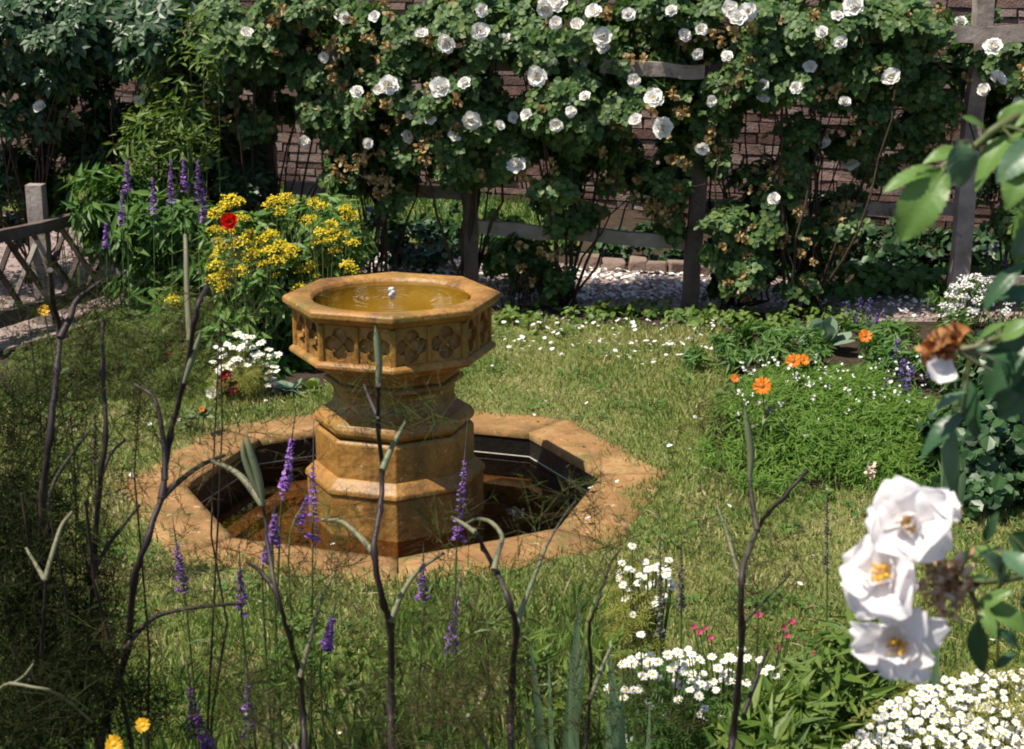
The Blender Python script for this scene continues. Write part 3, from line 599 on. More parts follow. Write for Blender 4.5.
# ================================================================== SHRUBS AND BEDS
def bush(name,label,cat,base,blobs,mat,T,size,stems=8,stem_mat=None,group=None,clump=40,wide=1.0,up=.6,out=.6,stem_r=.004,droop=.3,crad=.4,fname='foliage'):
    base=np.array([base[0],base[1],0.0]); o=thing(name,label,cat,base,group); fol=MB(); st=MB(); ks=[]
    for c,r,n in blobs_world(blobs):
        ks.append(blob_leaves(fol,T,c,r,n,size,max(5,int(n/clump)),crad,up=up,out=out,wide=wide,droop=droop))
    k=np.concatenate(ks)
    for i in range(stems):
        e=k[RNG.integers(len(k))]; st.tube(curve(base+np.array([(e[0]-base[0])*.78+RNG.normal(0,.02),(e[1]-base[1])*.78+RNG.normal(0,.02),0]),e,6,np.array([0,0,.04]),.006),np.linspace(stem_r,stem_r*.4,6),4)
    part('stems',st,stem_mat or G_STEM,o); part(fname,fol,mat,o,False)
    return o,k
hed='low bushes beyond the path'
bush('low_hedge','low bright green hedge along the far side of the path on the right','hedge',G(900,298),[(850,282,34,16,8.55,.22,420),(900,282,40,16,8.55,.22,520),(950,282,36,15,8.6,.22,420),(1010,280,50,18,8.6,.22,400)],G_MID,T_ROUND,.05,20,clump=20)
bush('dark_shrub','dark shaded shrub in front of the wall behind the low green hedge','shrub',G(900,262),[(870,250,60,26,9.3,.3,700),(960,250,60,24,9.4,.3,700),(1040,245,50,30,9.3,.3,400),(800,262,50,20,9.4,.3,500)],G_DARK,T_ROUND,.06,10,group=hed)
bush('dark_shrub','dark leafy shrub beyond the kerb stones between the post and the middle rose','shrub',G(640,262),[(640,245,46,18,9.6,.2,520),(590,245,30,14,9.7,.2,240)],G_DARK,T_ROUND,.05,8,group=hed)
bush('leafy_shrub','green shrub between the slender rose trunk and the short post','shrub',G(425,262),[(415,245,38,26,9.3,.3,620),(385,230,24,26,9.2,.2,300),(440,220,26,24,9.5,.2,300),(500,225,26,14,9.6,.2,200)],G_DARK,T_ROUND,.05,8,group=hed)
bush('leafy_shrub','green shrub under the low rail right of the short post','shrub',G(520,285),[(510,262,34,24,8.7,.24,420),(540,268,24,18,8.6,.2,220)],G_MID,T_ROUND,.05,8,group=hed)
bush('reddish_shrub','small twiggy reddish brown shrub beside the fountain rim and the path','shrub',G(515,306),[(515,284,22,20,8.15,.16,300)],leaf_mat('reddish_leaf',[(.05,.03,.02),(.10,.06,.035),(.12,.10,.05)]),T_NARROW,.04,14,BARK)
# ground cover at the lawn edge
gc=MB()
for px in range(505,850,9):
    d=G(px,RNG.uniform(314,331)); q=d+np.array([RNG.normal(0,.03),RNG.normal(0,.06),.03]); blob_leaves(gc,T_ROUND,q,np.array([.08,.10,.05*RNG.uniform(.6,1.6)]),42,.034,6,.5)
solo('ground_cover',gc,G_FRESH,'low bright leafy ground cover between the lawn and the path','ground cover',kind='stuff',smooth=False)

# ---- left bed
bush('tall_border_plant','tall pale green leafy stems rising above the purple spikes','border plant',G(178,330),[(182,85,36,58,8.1,.25,300),(172,150,44,44,8.05,.25,420),(205,50,26,36,8.1,.15,130),(150,150,30,40,8.05,.2,260)],G_FRESH,T_NARROW,.075,18,wide=1.4,out=.4,droop=-.4,clump=12)
bush('leafy_border_plant','broad clump of narrow green leaves below the purple spikes','border plant',G(150,350),[(110,195,44,24,7.9,.25,520),(165,235,44,34,7.8,.25,900),(130,215,40,30,7.9,.25,600),(190,280,36,40,7.7,.25,800),(155,300,34,34,7.7,.25,600)],G_MID,T_NARROW,.11,24,wide=1.5)
bush('leafy_border_plant','dark round leaved plant behind the lattice fence','border plant',G(95,300),[(95,225,28,24,8.5,.2,330),(60,205,24,20,8.6,.2,220),(125,250,20,24,8.3,.2,220)],G_DARK,T_ROUND,.08,10)
bush('low_border_plant','low mixed green plant at the lawn edge behind the dark fennel stems','border plant',G(170,385),[(120,340,54,36,6.9,.25,1000),(180,335,40,40,6.9,.25,900),(80,365,60,26,6.6,.25,800),(30,375,60,28,6.5,.25,700),(150,375,50,16,6.5,.2,600),(215,365,22,24,6.6,.2,350)],leaf_mat('olive_leaf',[(.06,.10,.018),(.12,.17,.03),(.18,.21,.05)]),T_PINN,.07,20)
def spike(name,label,base,pts,L,mat,group,rad=.013,n=90,bare=.3,cat='flower spike',leafm=G_STEM,stem_r=.0022,taper=1.0):
    o=thing(name,label,cat,base,group); st=MB(); line=smooth_poly(np.vstack([base,pts]),4); st.tube(line,np.linspace(stem_r*1.6,stem_r*.6,len(line)),5)
    part('stem',st,leafm,o)
    top=np.asarray(pts[-1]); prev=np.asarray(pts[-2]) if len(pts)>1 else base; dirn=unit(top-prev)
    t=RNG.random(n)**.8; ang=RNG.random(n)*2*pi; a=unit(np.cross(dirn,[0.3,1,0.2])); b=np.cross(dirn,a)
    rr=rad*(1-.75*t*taper)*(.5+.5*RNG.random(n)); o_=np.cos(ang)[:,None]*a+np.sin(ang)[:,None]*b
    pos=top-dirn*L*(1-t)[:,None]*1.0+o_*rr[:,None]*.4
    m=MB(); scatter(m,T_ROUND,pos,unit(o_+dirn*.5+rnd(n)*.3),unit(dirn+rnd(n)*.6),rr*1.05+.0025,1.1)
    part('flower_spike',m,mat,o,False)
    if bare:
        m=MB(); k=26; t=RNG.random(k); ang=RNG.random(k)*2*pi; o_=np.cos(ang)[:,None]*a+np.sin(ang)[:,None]*b
        pos=top+dirn*(L*bare*t)[:,None]; scatter(m,T_LEAF,pos,unit(o_*.5+dirn),o_,.006*(1.1-t)+.002); m.tube(np.array([top-dirn*.01,top+dirn*L*bare*.5,top+dirn*L*bare]),[.0016,.0012,.0006],4); part('bud_tip',m,DEADSP,o,False)
    return o
words=['tallest purple spike of the back bed left of the tall green stems','purple spike of the back bed close against the tall green stems','purple spike of the back bed just right of the tallest pair','short purple spike of the back bed at the right edge of the clump','pale purple spike at the left edge of the back bed clump','faint purple spike low in the back bed clump above the fence','purple spike in the middle of the back bed clump','low purple spike right beside the lattice fence top']
for i,(px,y0,y1) in enumerate(((171,160,195),(184,158,182),(198,160,190),(203,180,212),(127,160,182),(122,190,216),(153,178,205),(106,222,240))):
    d=7.5; b=G(px+RNG.normal(0,8),345); b[1]=d; b[0]=P(px,300,d)[0]; spike('purple_flower_spike',words[i],b,[P(px+1,(y0+300)/2,d),P(px,y0,d)],PX(y1-y0+8,d)*1.05,PURP,'purple spikes in the far left bed',rad=.022,n=130,bare=.15)
# golden flowers
def daisy(seed,r,n,mats,mid=.3,tilt=.12,wid=.34,res=(2,2),name='flower_head',dome=.5):
    m=MB(); ring_petals(m,n,r,r*wid,tilt,.1,.25,seed,res[0],res[1],r*.12,jit=.1,mi=0)
    th=np.linspace(0,pi/2,4); k=8; V=[];Fq=[]
    for i,t in enumerate(th):
        for j in range(k): V.append((mid*r*math.cos(t)*math.cos(j*2*pi/k),mid*r*math.cos(t)*math.sin(j*2*pi/k),mid*r*dome*math.sin(t)+r*.03))
    for i in range(3):
        for j in range(k): Fq.append((i*k+j,i*k+(j+1)%k,(i+1)*k+(j+1)%k,(i+1)*k+j))
    m.add(V,Fq,1); return m.mesh(name,mats)
def umbel(seed,mat,r=.05,n=60,fs=.012,mat2=None):
    rg=np.random.default_rng(seed); m=MB(); a=rg.random(n)*2*pi; rr=np.sqrt(rg.random(n))*r
    p=np.stack([rr*np.cos(a),rr*np.sin(a),-(rr/r)**2*r*.35+rg.normal(0,.006,n)],1)
    scatter(m,T_ROUND,p,unit(rg.normal(size=(n,3))),unit(rg.normal(size=(n,3))*.5+np.array([0,0,1])),fs*(.7+.6*rg.random(n)))
    for i in range(0,n,6): m.tube(np.array([p[i],p[i]*.4+np.array([0,0,-r*.5]),[0,0,-r*1.3]]),.0014,3,1)
    return m.mesh('flower_head',[mat,mat2 or G_STEM])
UMB=[umbel(i,YEL,.052,90,.0135) for i in range(4)]
def headed(o,heads,meshes,d_of,scale=1,nm='flower_head',tilt=.35,stems=True,base=None):
    st=MB(); b=BASE[o.name]
    for i,h in enumerate(heads):
        p=d_of(*h[:2]); sc_=scale*(h[2] if len(h)>2 else 1)*RNG.uniform(.85,1.15); v=unit(np.array([RNG.normal(-.1,.2),-tilt+RNG.normal(0,.12),1]))
        inst_part(nm,meshes[i%len(meshes)],o,p,face_rot(v,RNG.random()*6),sc_)
        if stems: st.tube(curve(b+np.array([(p[0]-b[0])*.35,(p[1]-b[1])*.35,0]),p-np.array([0,0,.004]),5,np.array([0,0,.02])),[.0028,.0025,.0022,.002,.0015],4)
    if stems: part('flower_stems',st,G_STEM,o)
yo,_=bush('golden_flower_bush','bushy plant with flat golden yellow flower heads around the red poppy','flowering plant',G(262,375),[(250,250,42,36,7.2,.22,1100),(265,300,48,44,7.05,.26,1600),(235,330,34,36,6.95,.22,700),(280,345,26,30,6.9,.2,600)],G_YEL,T_NARROW,.085,26,wide=1.9)
headed(yo,[(230,196),(237,200),(224,204),(215,212),(242,215),(226,228),(214,228),(248,232),(256,240),(264,235),(272,232),(238,240),(222,246),(252,250),(268,248),(280,243),(288,252),(276,258),(262,262),(236,256),(216,262),(224,272),(240,268),(250,256),(212,276),(222,284),(290,246),(284,262),(180,302),(172,298),(268,278),(258,288),(300,285)]+[(RNG.uniform(208,298),RNG.uniform(205,292),RNG.uniform(.4,.8)) for _ in range(14)],UMB,lambda x,y:P(x,y,6.95+RNG.normal(0,.08)),.74)
yo2,_=bush('golden_flower_bush','taller golden yellow flowered plant directly behind the fountain bowl','flowering plant',G(325,365),[(325,240,36,40,7.4,.22,1000),(330,285,36,36,7.3,.22,900),(300,310,30,40,7.2,.2,700)],G_YEL,T_NARROW,.08,22,wide=1.9)
headed(yo2,[(275,198),(284,195),(290,200),(268,203),(280,210),(312,200),(320,204),(345,206),(350,212),(322,230),(328,238),(316,240),(334,248),(342,232),(352,240),(356,252),(346,262),(322,260),(310,266),(352,268),(300,268),(292,275),(288,288),(280,295),(330,222),(318,250),(305,255)]+[(RNG.uniform(275,358),RNG.uniform(198,275),RNG.uniform(.4,.8)) for _ in range(10)],UMB,lambda x,y:P(x,y,7.15+RNG.normal(0,.08)),.74)
# poppy
def cup_flower(seed,r,mats,n=4,el=.9,name='bloom',wide=.75):
    m=MB(); ring_petals(m,n,r,r*wide,el*.55,.35,.1,seed,5,4,.003,jit=.1); ring_petals(m,n,r*.85,r*wide,el,.35,.1,seed+9,5,4,.003,ph=.7); m.inst(T_ROUND,np.zeros((2,3))+np.array([0,0,.006]),np.repeat((np.eye(3)*r*.4)[None],2,0),1); return m.mesh(name,mats)
po=thing('poppy','red poppy standing among the golden yellow flowers','poppy',(P(230,300,6.8)[0],6.8,0)); pp=P(230,222,6.68)
m=MB(); m.tube(curve(BASE[po.name],pp,6,(0.02,0,0)),.003,5); part('stem',m,G_STEM,po); inst_part('bloom',cup_flower(3,.048,[RED,ORGC],5),po,pp,face_rot((-.1,-1,.35)),1.0)
# feverfew-like clumps
WD=[daisy(i,.013,11,[PETAL,YEL],mid=.31,wid=.27,tilt=.1) for i in range(3)]
fv,_=bush('feverfew_clump','white daisy clump with lime green leaves just left of the fountain pool','daisy clump',G(248,397),[(246,372,30,18,6.45,.16,600),(240,385,26,14,6.4,.14,300)],G_LIME,T_PINN,.05,14)
hs=[(220+RNG.normal(0,3)+i%9*6.6,338+(abs(i%9-3.6)*3)+(i//9)*6+RNG.normal(0,3),RNG.uniform(1.2,1.8)) for i in range(66)]
headed(fv,hs,WD,lambda x,y:P(x,y,6.38+RNG.normal(0,.04)),1.0)
def rosette(name,label,cat,px,py,r,mat,n=12,up=.6,asp=.55,group=None,d=None):
    b=G(px,py); o=thing(name,label,cat,b,group); m=MB()
    for i in range(n):
        a=i*2.4+RNG.normal(0,.2); L=r*(.55+.5*RNG.random()); e=up*(.5+.9*RNG.random()); dv=np.array([math.cos(a)*math.cos(e),math.sin(a)*math.cos(e),math.sin(e)])
        pts=b+np.array([L*t*dv+np.array([0,0,-.35*L*t*t+.01]) for t in np.linspace(.02,1,6)]); m.strip(smooth_poly(pts,2),np.interp(np.linspace(0,1,11),[0,.2,.4,.6,.8,.95,1],[.12,.5,.9,1,.85,.45,.05])*L*asp*.5,np.array([-math.sin(a),math.cos(a),0]),.22)
    part('leaves',m,mat,o); return o
rosette('silver_leaf_plant','small silvery blue leaved plant on the pool edge left of the fountain','leafy plant',288,396,.13,G_GLAUC,16,.8)
rosette('silver_leaf_plant','pale green leafy tuft touching the neck of the fountain on its left','leafy plant',312,392,.10,G_FRESH,14,.9)
pz=thing('pansy','dark red and white pansy in the bed beside the white daisies','pansy',G(226,398)); b=BASE[pz.name]
DR=cup_flower(5,.035,[DRED,STAM],3,.5,'bloom',.8); WR=cup_flower(6,.03,[PETAL,STAM],3,.5,'bloom',.8)
m=MB()
for (px,py,me,s) in ((224,383,DR,1),(232,387,DR,1.1),(227,376,DR,.8),(213,393,WR,1.0)):
    p=P(px,py,6.3); inst_part('bloom',me,pz,p,face_rot((-.2,-1,.5)),s); m.tube(curve(b,p,4),.002,4)
blob_leaves(m,T_ROUND,b+np.array([0,.02,.03]),np.array([.07,.06,.03]),40,.035,6); part('leaves',m,G_MID,pz,False)
p2=thing('pansy','dark red pansy half hidden by leaves further back in the left bed','pansy',G(180,378)); b=BASE[p2.name]; m=MB()
for (px,py) in ((176,356),(186,353),(170,352)):
    p=P(px,py,6.75); inst_part('bloom',DR,p2,p,face_rot((-.1,-1,.6)),.9); m.tube(curve(b,p,4),.002,4)
blob_leaves(m,T_ROUND,b+np.array([0,.02,.04]),np.array([.07,.06,.04]),40,.035,6); part('leaves',m,G_DARK,p2,False)

# ---- right bed
mo=thing('feathery_mound','rounded mound of fine bright green feathery foliage dotted with white','mound plant',G(830,470)); fol=MB()
for (px,py,rx,ry,d,rd,n) in ((800,412,66,36,5.75,.32,5200),(860,418,70,38,5.75,.34,5200),(752,432,40,34,5.6,.25,2400),(910,436,44,40,5.6,.25,2600),(830,444,92,36,5.45,.27,4600),(780,385,36,16,6.1,.2,900),(850,382,40,12,6.0,.2,700),(715,455,22,18,5.5,.2,600),(890,470,50,14,5.2,.15,900),(770,474,50,10,5.2,.15,700),(735,400,30,22,5.9,.2,600)):
    blob_leaves(fol,T_NARROW,P(px,py,d),np.array([PX(rx,d),rd,PX(ry,d)]),n,.04,n//22,.42,up=1.0,out=.5,jit=.7,wide=.9,droop=-.5)
part('foliage',fol,G_MOUND,mo,False)
m=MB()
for i in range(150):
    p=P(RNG.uniform(735,925),RNG.uniform(355,445),1); x=(p[0]/1)*5.5; q=P((x/5.6)*F/1.02+CX,RNG.uniform(355,450),5.42+RNG.uniform(0,.35)); s=.006*RNG.uniform(.6,1.5)
    scatter(m,T_ROUND,q[None]+RNG.normal(0,.004,(3,3)),rnd(3),rnd(3)+np.array([0,-.5,1]),np.full(3,s*1.6))
pt=part('tiny_flowers',m,PETAL,mo,False); pt['kind']='stuff'
bush('bed_shrub','dark leafy shrub at the right frame edge behind the faded rose','shrub',G(1000,500),[(985,440,46,40,5.2,.3,1100),(1040,430,60,60,5.2,.3,1000),(960,478,36,18,5.05,.2,360),(1010,480,50,16,5.0,.2,380),(1010,370,40,40,5.6,.3,700)],G_DARK,T_ROUND,.045,18)
bush('border_shrub','small olive brown twiggy shrub at the left end of the feathery mound','shrub',G(722,468),[(718,430,24,34,5.75,.16,700),(735,445,20,24,5.6,.14,360)],leaf_mat('brown_green_leaf',[(.06,.055,.02),(.11,.10,.03),(.10,.13,.03)]),T_NARROW,.035,16,BARK)
bush('border_shrub','low mixed green plants at the path side of the right bed','border plant',G(760,350),[(755,342,40,16,6.9,.25,600),(795,345,30,14,6.8,.2,350),(845,332,36,12,7.6,.2,420),(870,350,24,12,6.6,.2,240),(905,345,36,18,6.8,.25,500),(955,350,40,30,6.6,.25,600),(715,352,22,14,6.9,.2,260)],G_MID,T_NARROW,.06,20,wide=1.6)
rosette('cabbage','blue green cabbage like plant behind the marigolds','leafy plant',824,352,.27,G_GLAUC,20,1.2,.5)
rosette('cabbage','grey leaved plant between the two orange marigolds','leafy plant',803,366,.17,G_GLAUC,14,1.0,.5)
bush('iberis_clump','mound of flat white flowers below the grey trellis post','white flowers',G(975,318),[(968,300,30,16,7.6,.2,420),(1010,306,36,18,7.5,.2,420)],G_MID,T_NARROW,.06,12)
ib=bpy.data.objects['iberis_clump']
WU=[umbel(20+i,PETAL,.045,46,.015) for i in range(3)]
headed(ib,[(962,278),(975,275),(988,280),(955,286),(970,286),(984,290),(950,294),(964,296),(978,298),(990,300),(946,304),(958,306),(972,310),(1000,292),(1010,300),(1005,310),(950,312),(966,284),(1018,290)],WU,lambda x,y:P(x,y,7.42+RNG.normal(0,.05)),.75)
MAR=[daisy(60+i,.030,26,[ORG,ORGC],mid=.36,wid=.2,tilt=.25) for i in range(3)]
GOLD=[daisy(70+i,.030,24,[YELO,STAM],mid=.36,wid=.22,tilt=.25) for i in range(2)]
def marigold(label,px,py,d,s,v=(-.1,-1,.5),mesh=MAR,leaf=True):
    p=P(px,py,d); b=np.array([p[0]+RNG.normal(0,.03),d+.05,0]); o=thing('marigold',label,'marigold',b,'marigolds in the beds'); m=MB(); mesh=MAR if 'orange' in label and 'yellow' not in label else GOLD; m.tube(curve(b,p,6,(.01,0,0)),[.003]*6,5)
    if leaf: blob_leaves(m,T_LEAF,b+np.array([0,0,.5*p[2]]),np.array([.05,.05,.35*p[2]]),22,.06,6,wide=.8)
    part('stem',m,G_STEM,o,False); inst_part('bloom',mesh[RNG.integers(len(mesh))],o,p,face_rot(v,RNG.random()*6),s); return o
marigold('large orange marigold at the left front of the feathery mound',762,386,5.3,1.15)
mg=marigold('pair of orange marigold blooms touching behind the mound',793,361,5.75,1.0); inst_part('bloom',MAR[1],mg,P(803,360,5.77),face_rot((.2,-.7,.7)),.9)
marigold('orange marigold beside the cabbage like plant at the back',865,336,6.4,1.0)
marigold('small half open orange marigold at the lawn edge',735,378,5.7,.6)
marigold('small yellow orange flower in front of the lattice fence at the left edge',44,311,4.2,.62)
marigold('small orange red flower at the lawn edge of the left bed',202,409,5.8,.42)
marigold('golden marigold at the bottom edge beside the fennel base',143,725,2.2,.42)
marigold('golden marigold in the bottom edge corner of two left of the spikes',114,744,2.2,.52)
lw=['lavender purple flower spikes beside the orange marigold at the back','lavender purple flower spikes on the right of the feathery mound','lavender purple flower spikes by the grey trellis post','lavender purple flower spikes at the far edge of the right bed']
for lab,(cx,cy,d,n,h) in zip(lw,((868,318,7.2,9,.2),(903,376,5.9,9,.16),(992,246,8.2,4,.5),(905,352,6.4,5,.2))):
    b=np.array([P(cx,cy,d)[0],d,0]); o=thing('lavender',lab,'lavender',b,'lavender clumps in the right bed'); st=MB(); m=MB()
    for i in range(n):
        p=P(cx+RNG.normal(0,12),cy+RNG.normal(0,9),d+RNG.normal(0,.05)); st.tube(curve(b+RNG.normal(0,.02,3)*np.array([1,1,0]),p,4,(0,0,.02)),.0018,4)
        k=26; t=RNG.random(k); pos=p-np.array([0,0,1.0])*(t*.06)[:,None]+rnd(k)*.006; m=MB(); scatter(m,T_ROUND,pos,rnd(k)+np.array([0,0,.5]),rnd(k),.010+.007*RNG.random(k)); part('flower_spike',m,LAV,o,False)
    part('stems',st,G_STEM,o)
# strap leaf tuft and pale seed head at the mound front
def straps(name,label,cat,base,tips,w,mat,group=None):
    o=thing(name,label,cat,base,group)
    for i,(tp,) in enumerate(tips):
        m=MB(); bb=base+np.array([RNG.normal(0,.015),RNG.normal(0,.015),0]); pts=curve(bb,tp,9,np.array([0,0,.0]))+np.array([[(t**2)*0,0,0] for t in np.linspace(0,1,9)])
        m.strip(pts,w*np.array([.6,.8,.95,1,1,.95,.8,.5,.03]),np.array([math.cos(i*.9),.5*math.sin(i*.9),0]),.25); part('leaf',m,mat,o)
    return o
b=np.array([P(950,480,4.85)[0],4.85,0]); straps('strap_leaf_tuft','grey green strap leaves growing in front of the dark right shrub','leafy plant',b,[(P(950,440,4.8),),(P(958,448,4.8),),(P(942,455,4.82),),(P(965,470,4.8),)],.02,G_STRAP)
b=np.array([P(868,500,4.6)[0],4.6,0]); o=thing('dried_flower','pale cream seed head on a thin stalk in front of the mound','dried flower',b); m=MB(); p=P(870,470,4.6); m.tube(curve(b,p,5),.002,4); part('stalk',m,FPALE,o); m=MB(); scatter(m,T_ROUND,p+rnd(30)*np.array([.012,.012,.03]),rnd(30),rnd(30),np.full(30,.013)); part('seed_cluster',m,CREAM,o,False)
# ================================================================== FOREGROUND
def threads(mb,c,r,n,L,w=.0013,fr=9,mi=0):
    """feathery fennel leaf: n hair thin threads on fronds that fan out from points in an ellipsoid"""
    c=np.asarray(c); k=max(1,n//fr); o=c+rnd(k)*(RNG.random((k,1))**.5)*np.asarray(r); ax=unit(rnd(k)+np.array([0,0,.35]))
    ln=L*(.6+.8*RNG.random(k)); x=basis(ax,rnd(k))
    R=np.stack([x[:,:,0]*w*1.2,ax*ln[:,None],x[:,:,2]],-1); mb.inst(T_THREAD,o,R,mi)
    i=np.repeat(np.arange(k),fr); t=.1+.8*RNG.random(len(i)); p=o[i]+ax[i]*(ln[i]*t)[:,None]; d=unit(ax[i]*.9+rnd(len(i))*1.0); l2=ln[i]*(1.05-t)*.75
    b=basis(d,rnd(len(i))); R=np.stack([b[:,:,0]*w,d*l2[:,None],b[:,:,2]],-1); mb.inst(T_THREAD,p,R,mi)
def to_ground(pts,d):
    p=np.array(pts[0]); return np.vstack([[p[0]+(p[0]-pts[1][0])*.35,d,0.0],pts])
def fennel(label,d,main,w0,branches=(),sheaths=(),tufts=(),mat=None,name='fennel_plant',dark=False,tl=.10,group='fennel plants in the foreground'):
    w=w0*.82; pts=np.array([P(x,y,d+(.05*math.sin(i*1.3))) for i,(x,y) in enumerate(main)]); line=to_ground(pts,d); base=line[0]
    o=thing(name,label,'fennel',base,group)
    s=smooth_poly(line,5); k=len(s); s[1:-1]+=RNG.normal(0,.0008,(k-2,3)); wr=PX(w,d)/2; m=MB(); rad=np.linspace(wr,wr*.45,k)
    for i in range(5,k,5): rad[i]*=1.38            # swollen joints
    m.tube(s,rad,8); part('stem',m,mat or FSTEM,o)
    for br in branches:
        p=np.array([P(x,y,d+.03*i) for i,(x,y) in enumerate(br[0])]); m=MB(); sp=smooth_poly(p,5); w2=PX(br[1],d)/2; m.tube(sp,np.linspace(w2,w2*.5,len(sp)),7); part('side_stem',m,{'g':FPALE,'d':mat or FSTEM,'s':FSHEATH}[br[2]],o)
    for sh in sheaths:
        p=smooth_poly(np.array([P(x,y,d-.01) for x,y in sh[0]]),5); k=len(p); t=np.linspace(0,1,k); m=MB(); m.tube(p,PX(sh[1],d)/2*(.25+.75*np.sin(pi*np.clip(t*.9+.1,0,1))**.8)*np.clip(1.15-t**6,0.1,1),8); part('leaf_sheath',m,FSHEATH,o)
    if tufts:
        m=MB()
        for (x,y,rx,ry,n) in tufts: threads(m,P(x,y,d+.04),np.array([PX(rx,d),.10,PX(ry,d)]),n,tl*RNG.uniform(.7,1.2))
        part('feathery_leaves',m,G_FEND if dark else G_FEN,o,False)
    return o
fennel('slender dark fennel stem with two green pods left of the fountain',2.35,[(306,770),(303,715),(300,677),(288,632),(277,593),(268,545),(263,500)],9,
    [([(277,593),(262,573),(247,562)],7,'d'),([(300,677),(312,632),(322,598),(336,570)],6,'g'),([(263,505),(246,482),(232,470),(212,461)],9,'g')],
    [([(263,505),(259,480),(250,450),(246,432)],8),([(262,500),(252,478),(244,455),(243,436)],7)],[(300,590,70,50,420),(330,560,40,40,260),(215,455,40,40,260),(247,560,40,40,260)])
fennel('tall fennel stem with pale side shoots standing in front of the fountain pedestal',2.3,[(391,775),(391,700),(390,625),(384,605),(374,553),(380,510),(382,470),(378,425),(378,385)],11,
    [([(374,553),(360,537),(342,522),(322,520)],8,'g'),([(390,622),(403,592),(419,570),(444,553)],7,'g'),([(382,470),(392,447),(406,421)],8,'s'),([(379,420),(370,400),(364,385)],6,'d')],
    [([(378,388),(379,365),(377,342),(375,325)],7.5)],[(425,410,42,28,300),(350,408,40,28,220),(395,640,60,50,420),(330,520,40,36,200),(450,560,36,30,200),(380,345,10,14,20)])
fennel('fennel stem with a hooked green tip and upright pale leaf right of the pedestal',2.25,[(511,775),(511,720),(512,680),(516,630),(507,597),(497,573),(484,548),(474,530)],11,
    [([(476,533),(465,525),(452,517)],6,'g'),([(494,570),(498,552),(502,537),(492,523),(478,519),(466,524)],7,'g'),([(516,630),(519,618),(529,590),(546,547)],8,'s'),([(546,547),(560,522),(576,500)],3,'d')],[],[(585,500,44,30,260),(460,620,44,30,300),(480,690,60,50,700),(540,540,30,40,160),(450,520,30,22,150)])
fennel('forked dark fennel stem rising over the lawn on the right',2.3,[(730,775),(733,735),(737,700),(742,627),(741,580),(749,550),(757,530),(768,513),(781,500),(808,470)],10,
    [([(740,578),(733,555),(727,533),(717,505)],6,'g'),([(757,530),(752,500),(749,470)],7,'d'),([(744,713),(756,680),(767,650)],6,'d'),([(742,625),(775,590),(790,575)],3,'d')],
    [([(750,478),(751,455),(748,430),(744,402)],7.5)],[(800,560,50,50,240),(760,600,50,60,300),(720,500,30,30,120),(745,400,26,22,100),(700,560,40,50,200)])
fennel('tall black fennel stem branching at the left of the pool',2.4,[(100,775),(112,700),(127,650),(134,580),(147,540),(162,492),(170,437),(184,383),(194,323),(200,300),(207,288)],11,
    [([(165,480),(164,447),(155,400),(134,384)],7,'d'),([(124,650),(140,630),(160,615),(200,607),(245,603)],7,'d'),([(160,500),(175,485),(200,466),(225,455)],8,'d'),([(190,340),(187,290),(186,250),(185,235)],7,'g')],
    [([(184,383),(190,365),(197,345),(201,330)],6.5)],[(225,290,50,40,260),(150,350,50,40,260),(110,390,50,40,260),(200,600,50,30,200),(120,600,40,60,300)])
fennel('dark fennel stem with a pale crooked tip in front of the lattice fence',2.5,[(33,775),(38,690),(41,600),(43,497),(50,437),(57,367),(60,335),(53,300),(50,270)],12,
    [([(60,338),(70,318),(77,300),(100,282)],8,'d'),([(43,520),(55,480),(75,450),(90,430)],5,'d')],[],[(60,290,60,44,200),(30,350,50,60,260),(100,300,40,40,120),(40,440,50,50,380),(20,520,40,50,300)],dark=True)
fennel('straight dark fennel stem second from the lattice fence',2.55,[(80,775),(85,690),(93,580),(98,497),(105,437),(103,370),(103,320)],10,
    [([(100,480),(110,455),(125,440)],5,'d'),([(94,570),(112,540),(140,505)],6,'d')],[],[(105,310,50,40,380),(110,400,50,50,330),(75,390,40,40,260),(130,450,40,50,260)],dark=True)
fennel('broken fennel stem with a pale bent top in the dark clump on the left',2.3,[(40,775),(42,700),(42,650),(44,612),(45,580)],7,
    [([(45,580),(36,565),(26,548)],6,'g'),([(45,580),(55,545),(62,525),(72,512)],6,'g'),([(20,700),(28,685),(34,660)],5,'d')],[],[(30,560,30,30,220),(80,500,30,30,200)],dark=True)
fennel('arching pale dry fennel twig at the bottom left corner',2.1,[(-25,760),(-12,720),(0,690),(13,684),(47,690),(72,704),(92,722)],6,[([(13,684),(24,676),(33,664)],4,'g')],[],[(60,700,50,30,200)],mat=FPALE,dark=True)
fennel('short pale fennel stalk leaning left at the bottom edge',2.1,[(300,780),(290,750),(272,732),(246,714)],7,[],[],[(250,720,50,40,420)],mat=FPALE)
fennel('thin brown fennel stem between the strap leaves and the white daisies',2.5,[(580,790),(587,734),(591,667),(589,630),(598,600),(606,577)],6,[([(590,700),(603,665),(612,645)],6,'g'),([(606,577),(612,560),(622,548)],3,'d')],[],[(610,560,40,34,330),(560,620,40,40,240),(600,700,40,40,300)])
fennel('short fennel stalk with a bronze tuft at the bottom centre',2.1,[(497,790),(489,752),(478,732),(468,715)],8,[],[],[(462,700,40,30,420),(430,720,60,40,700)],mat=FPALE)
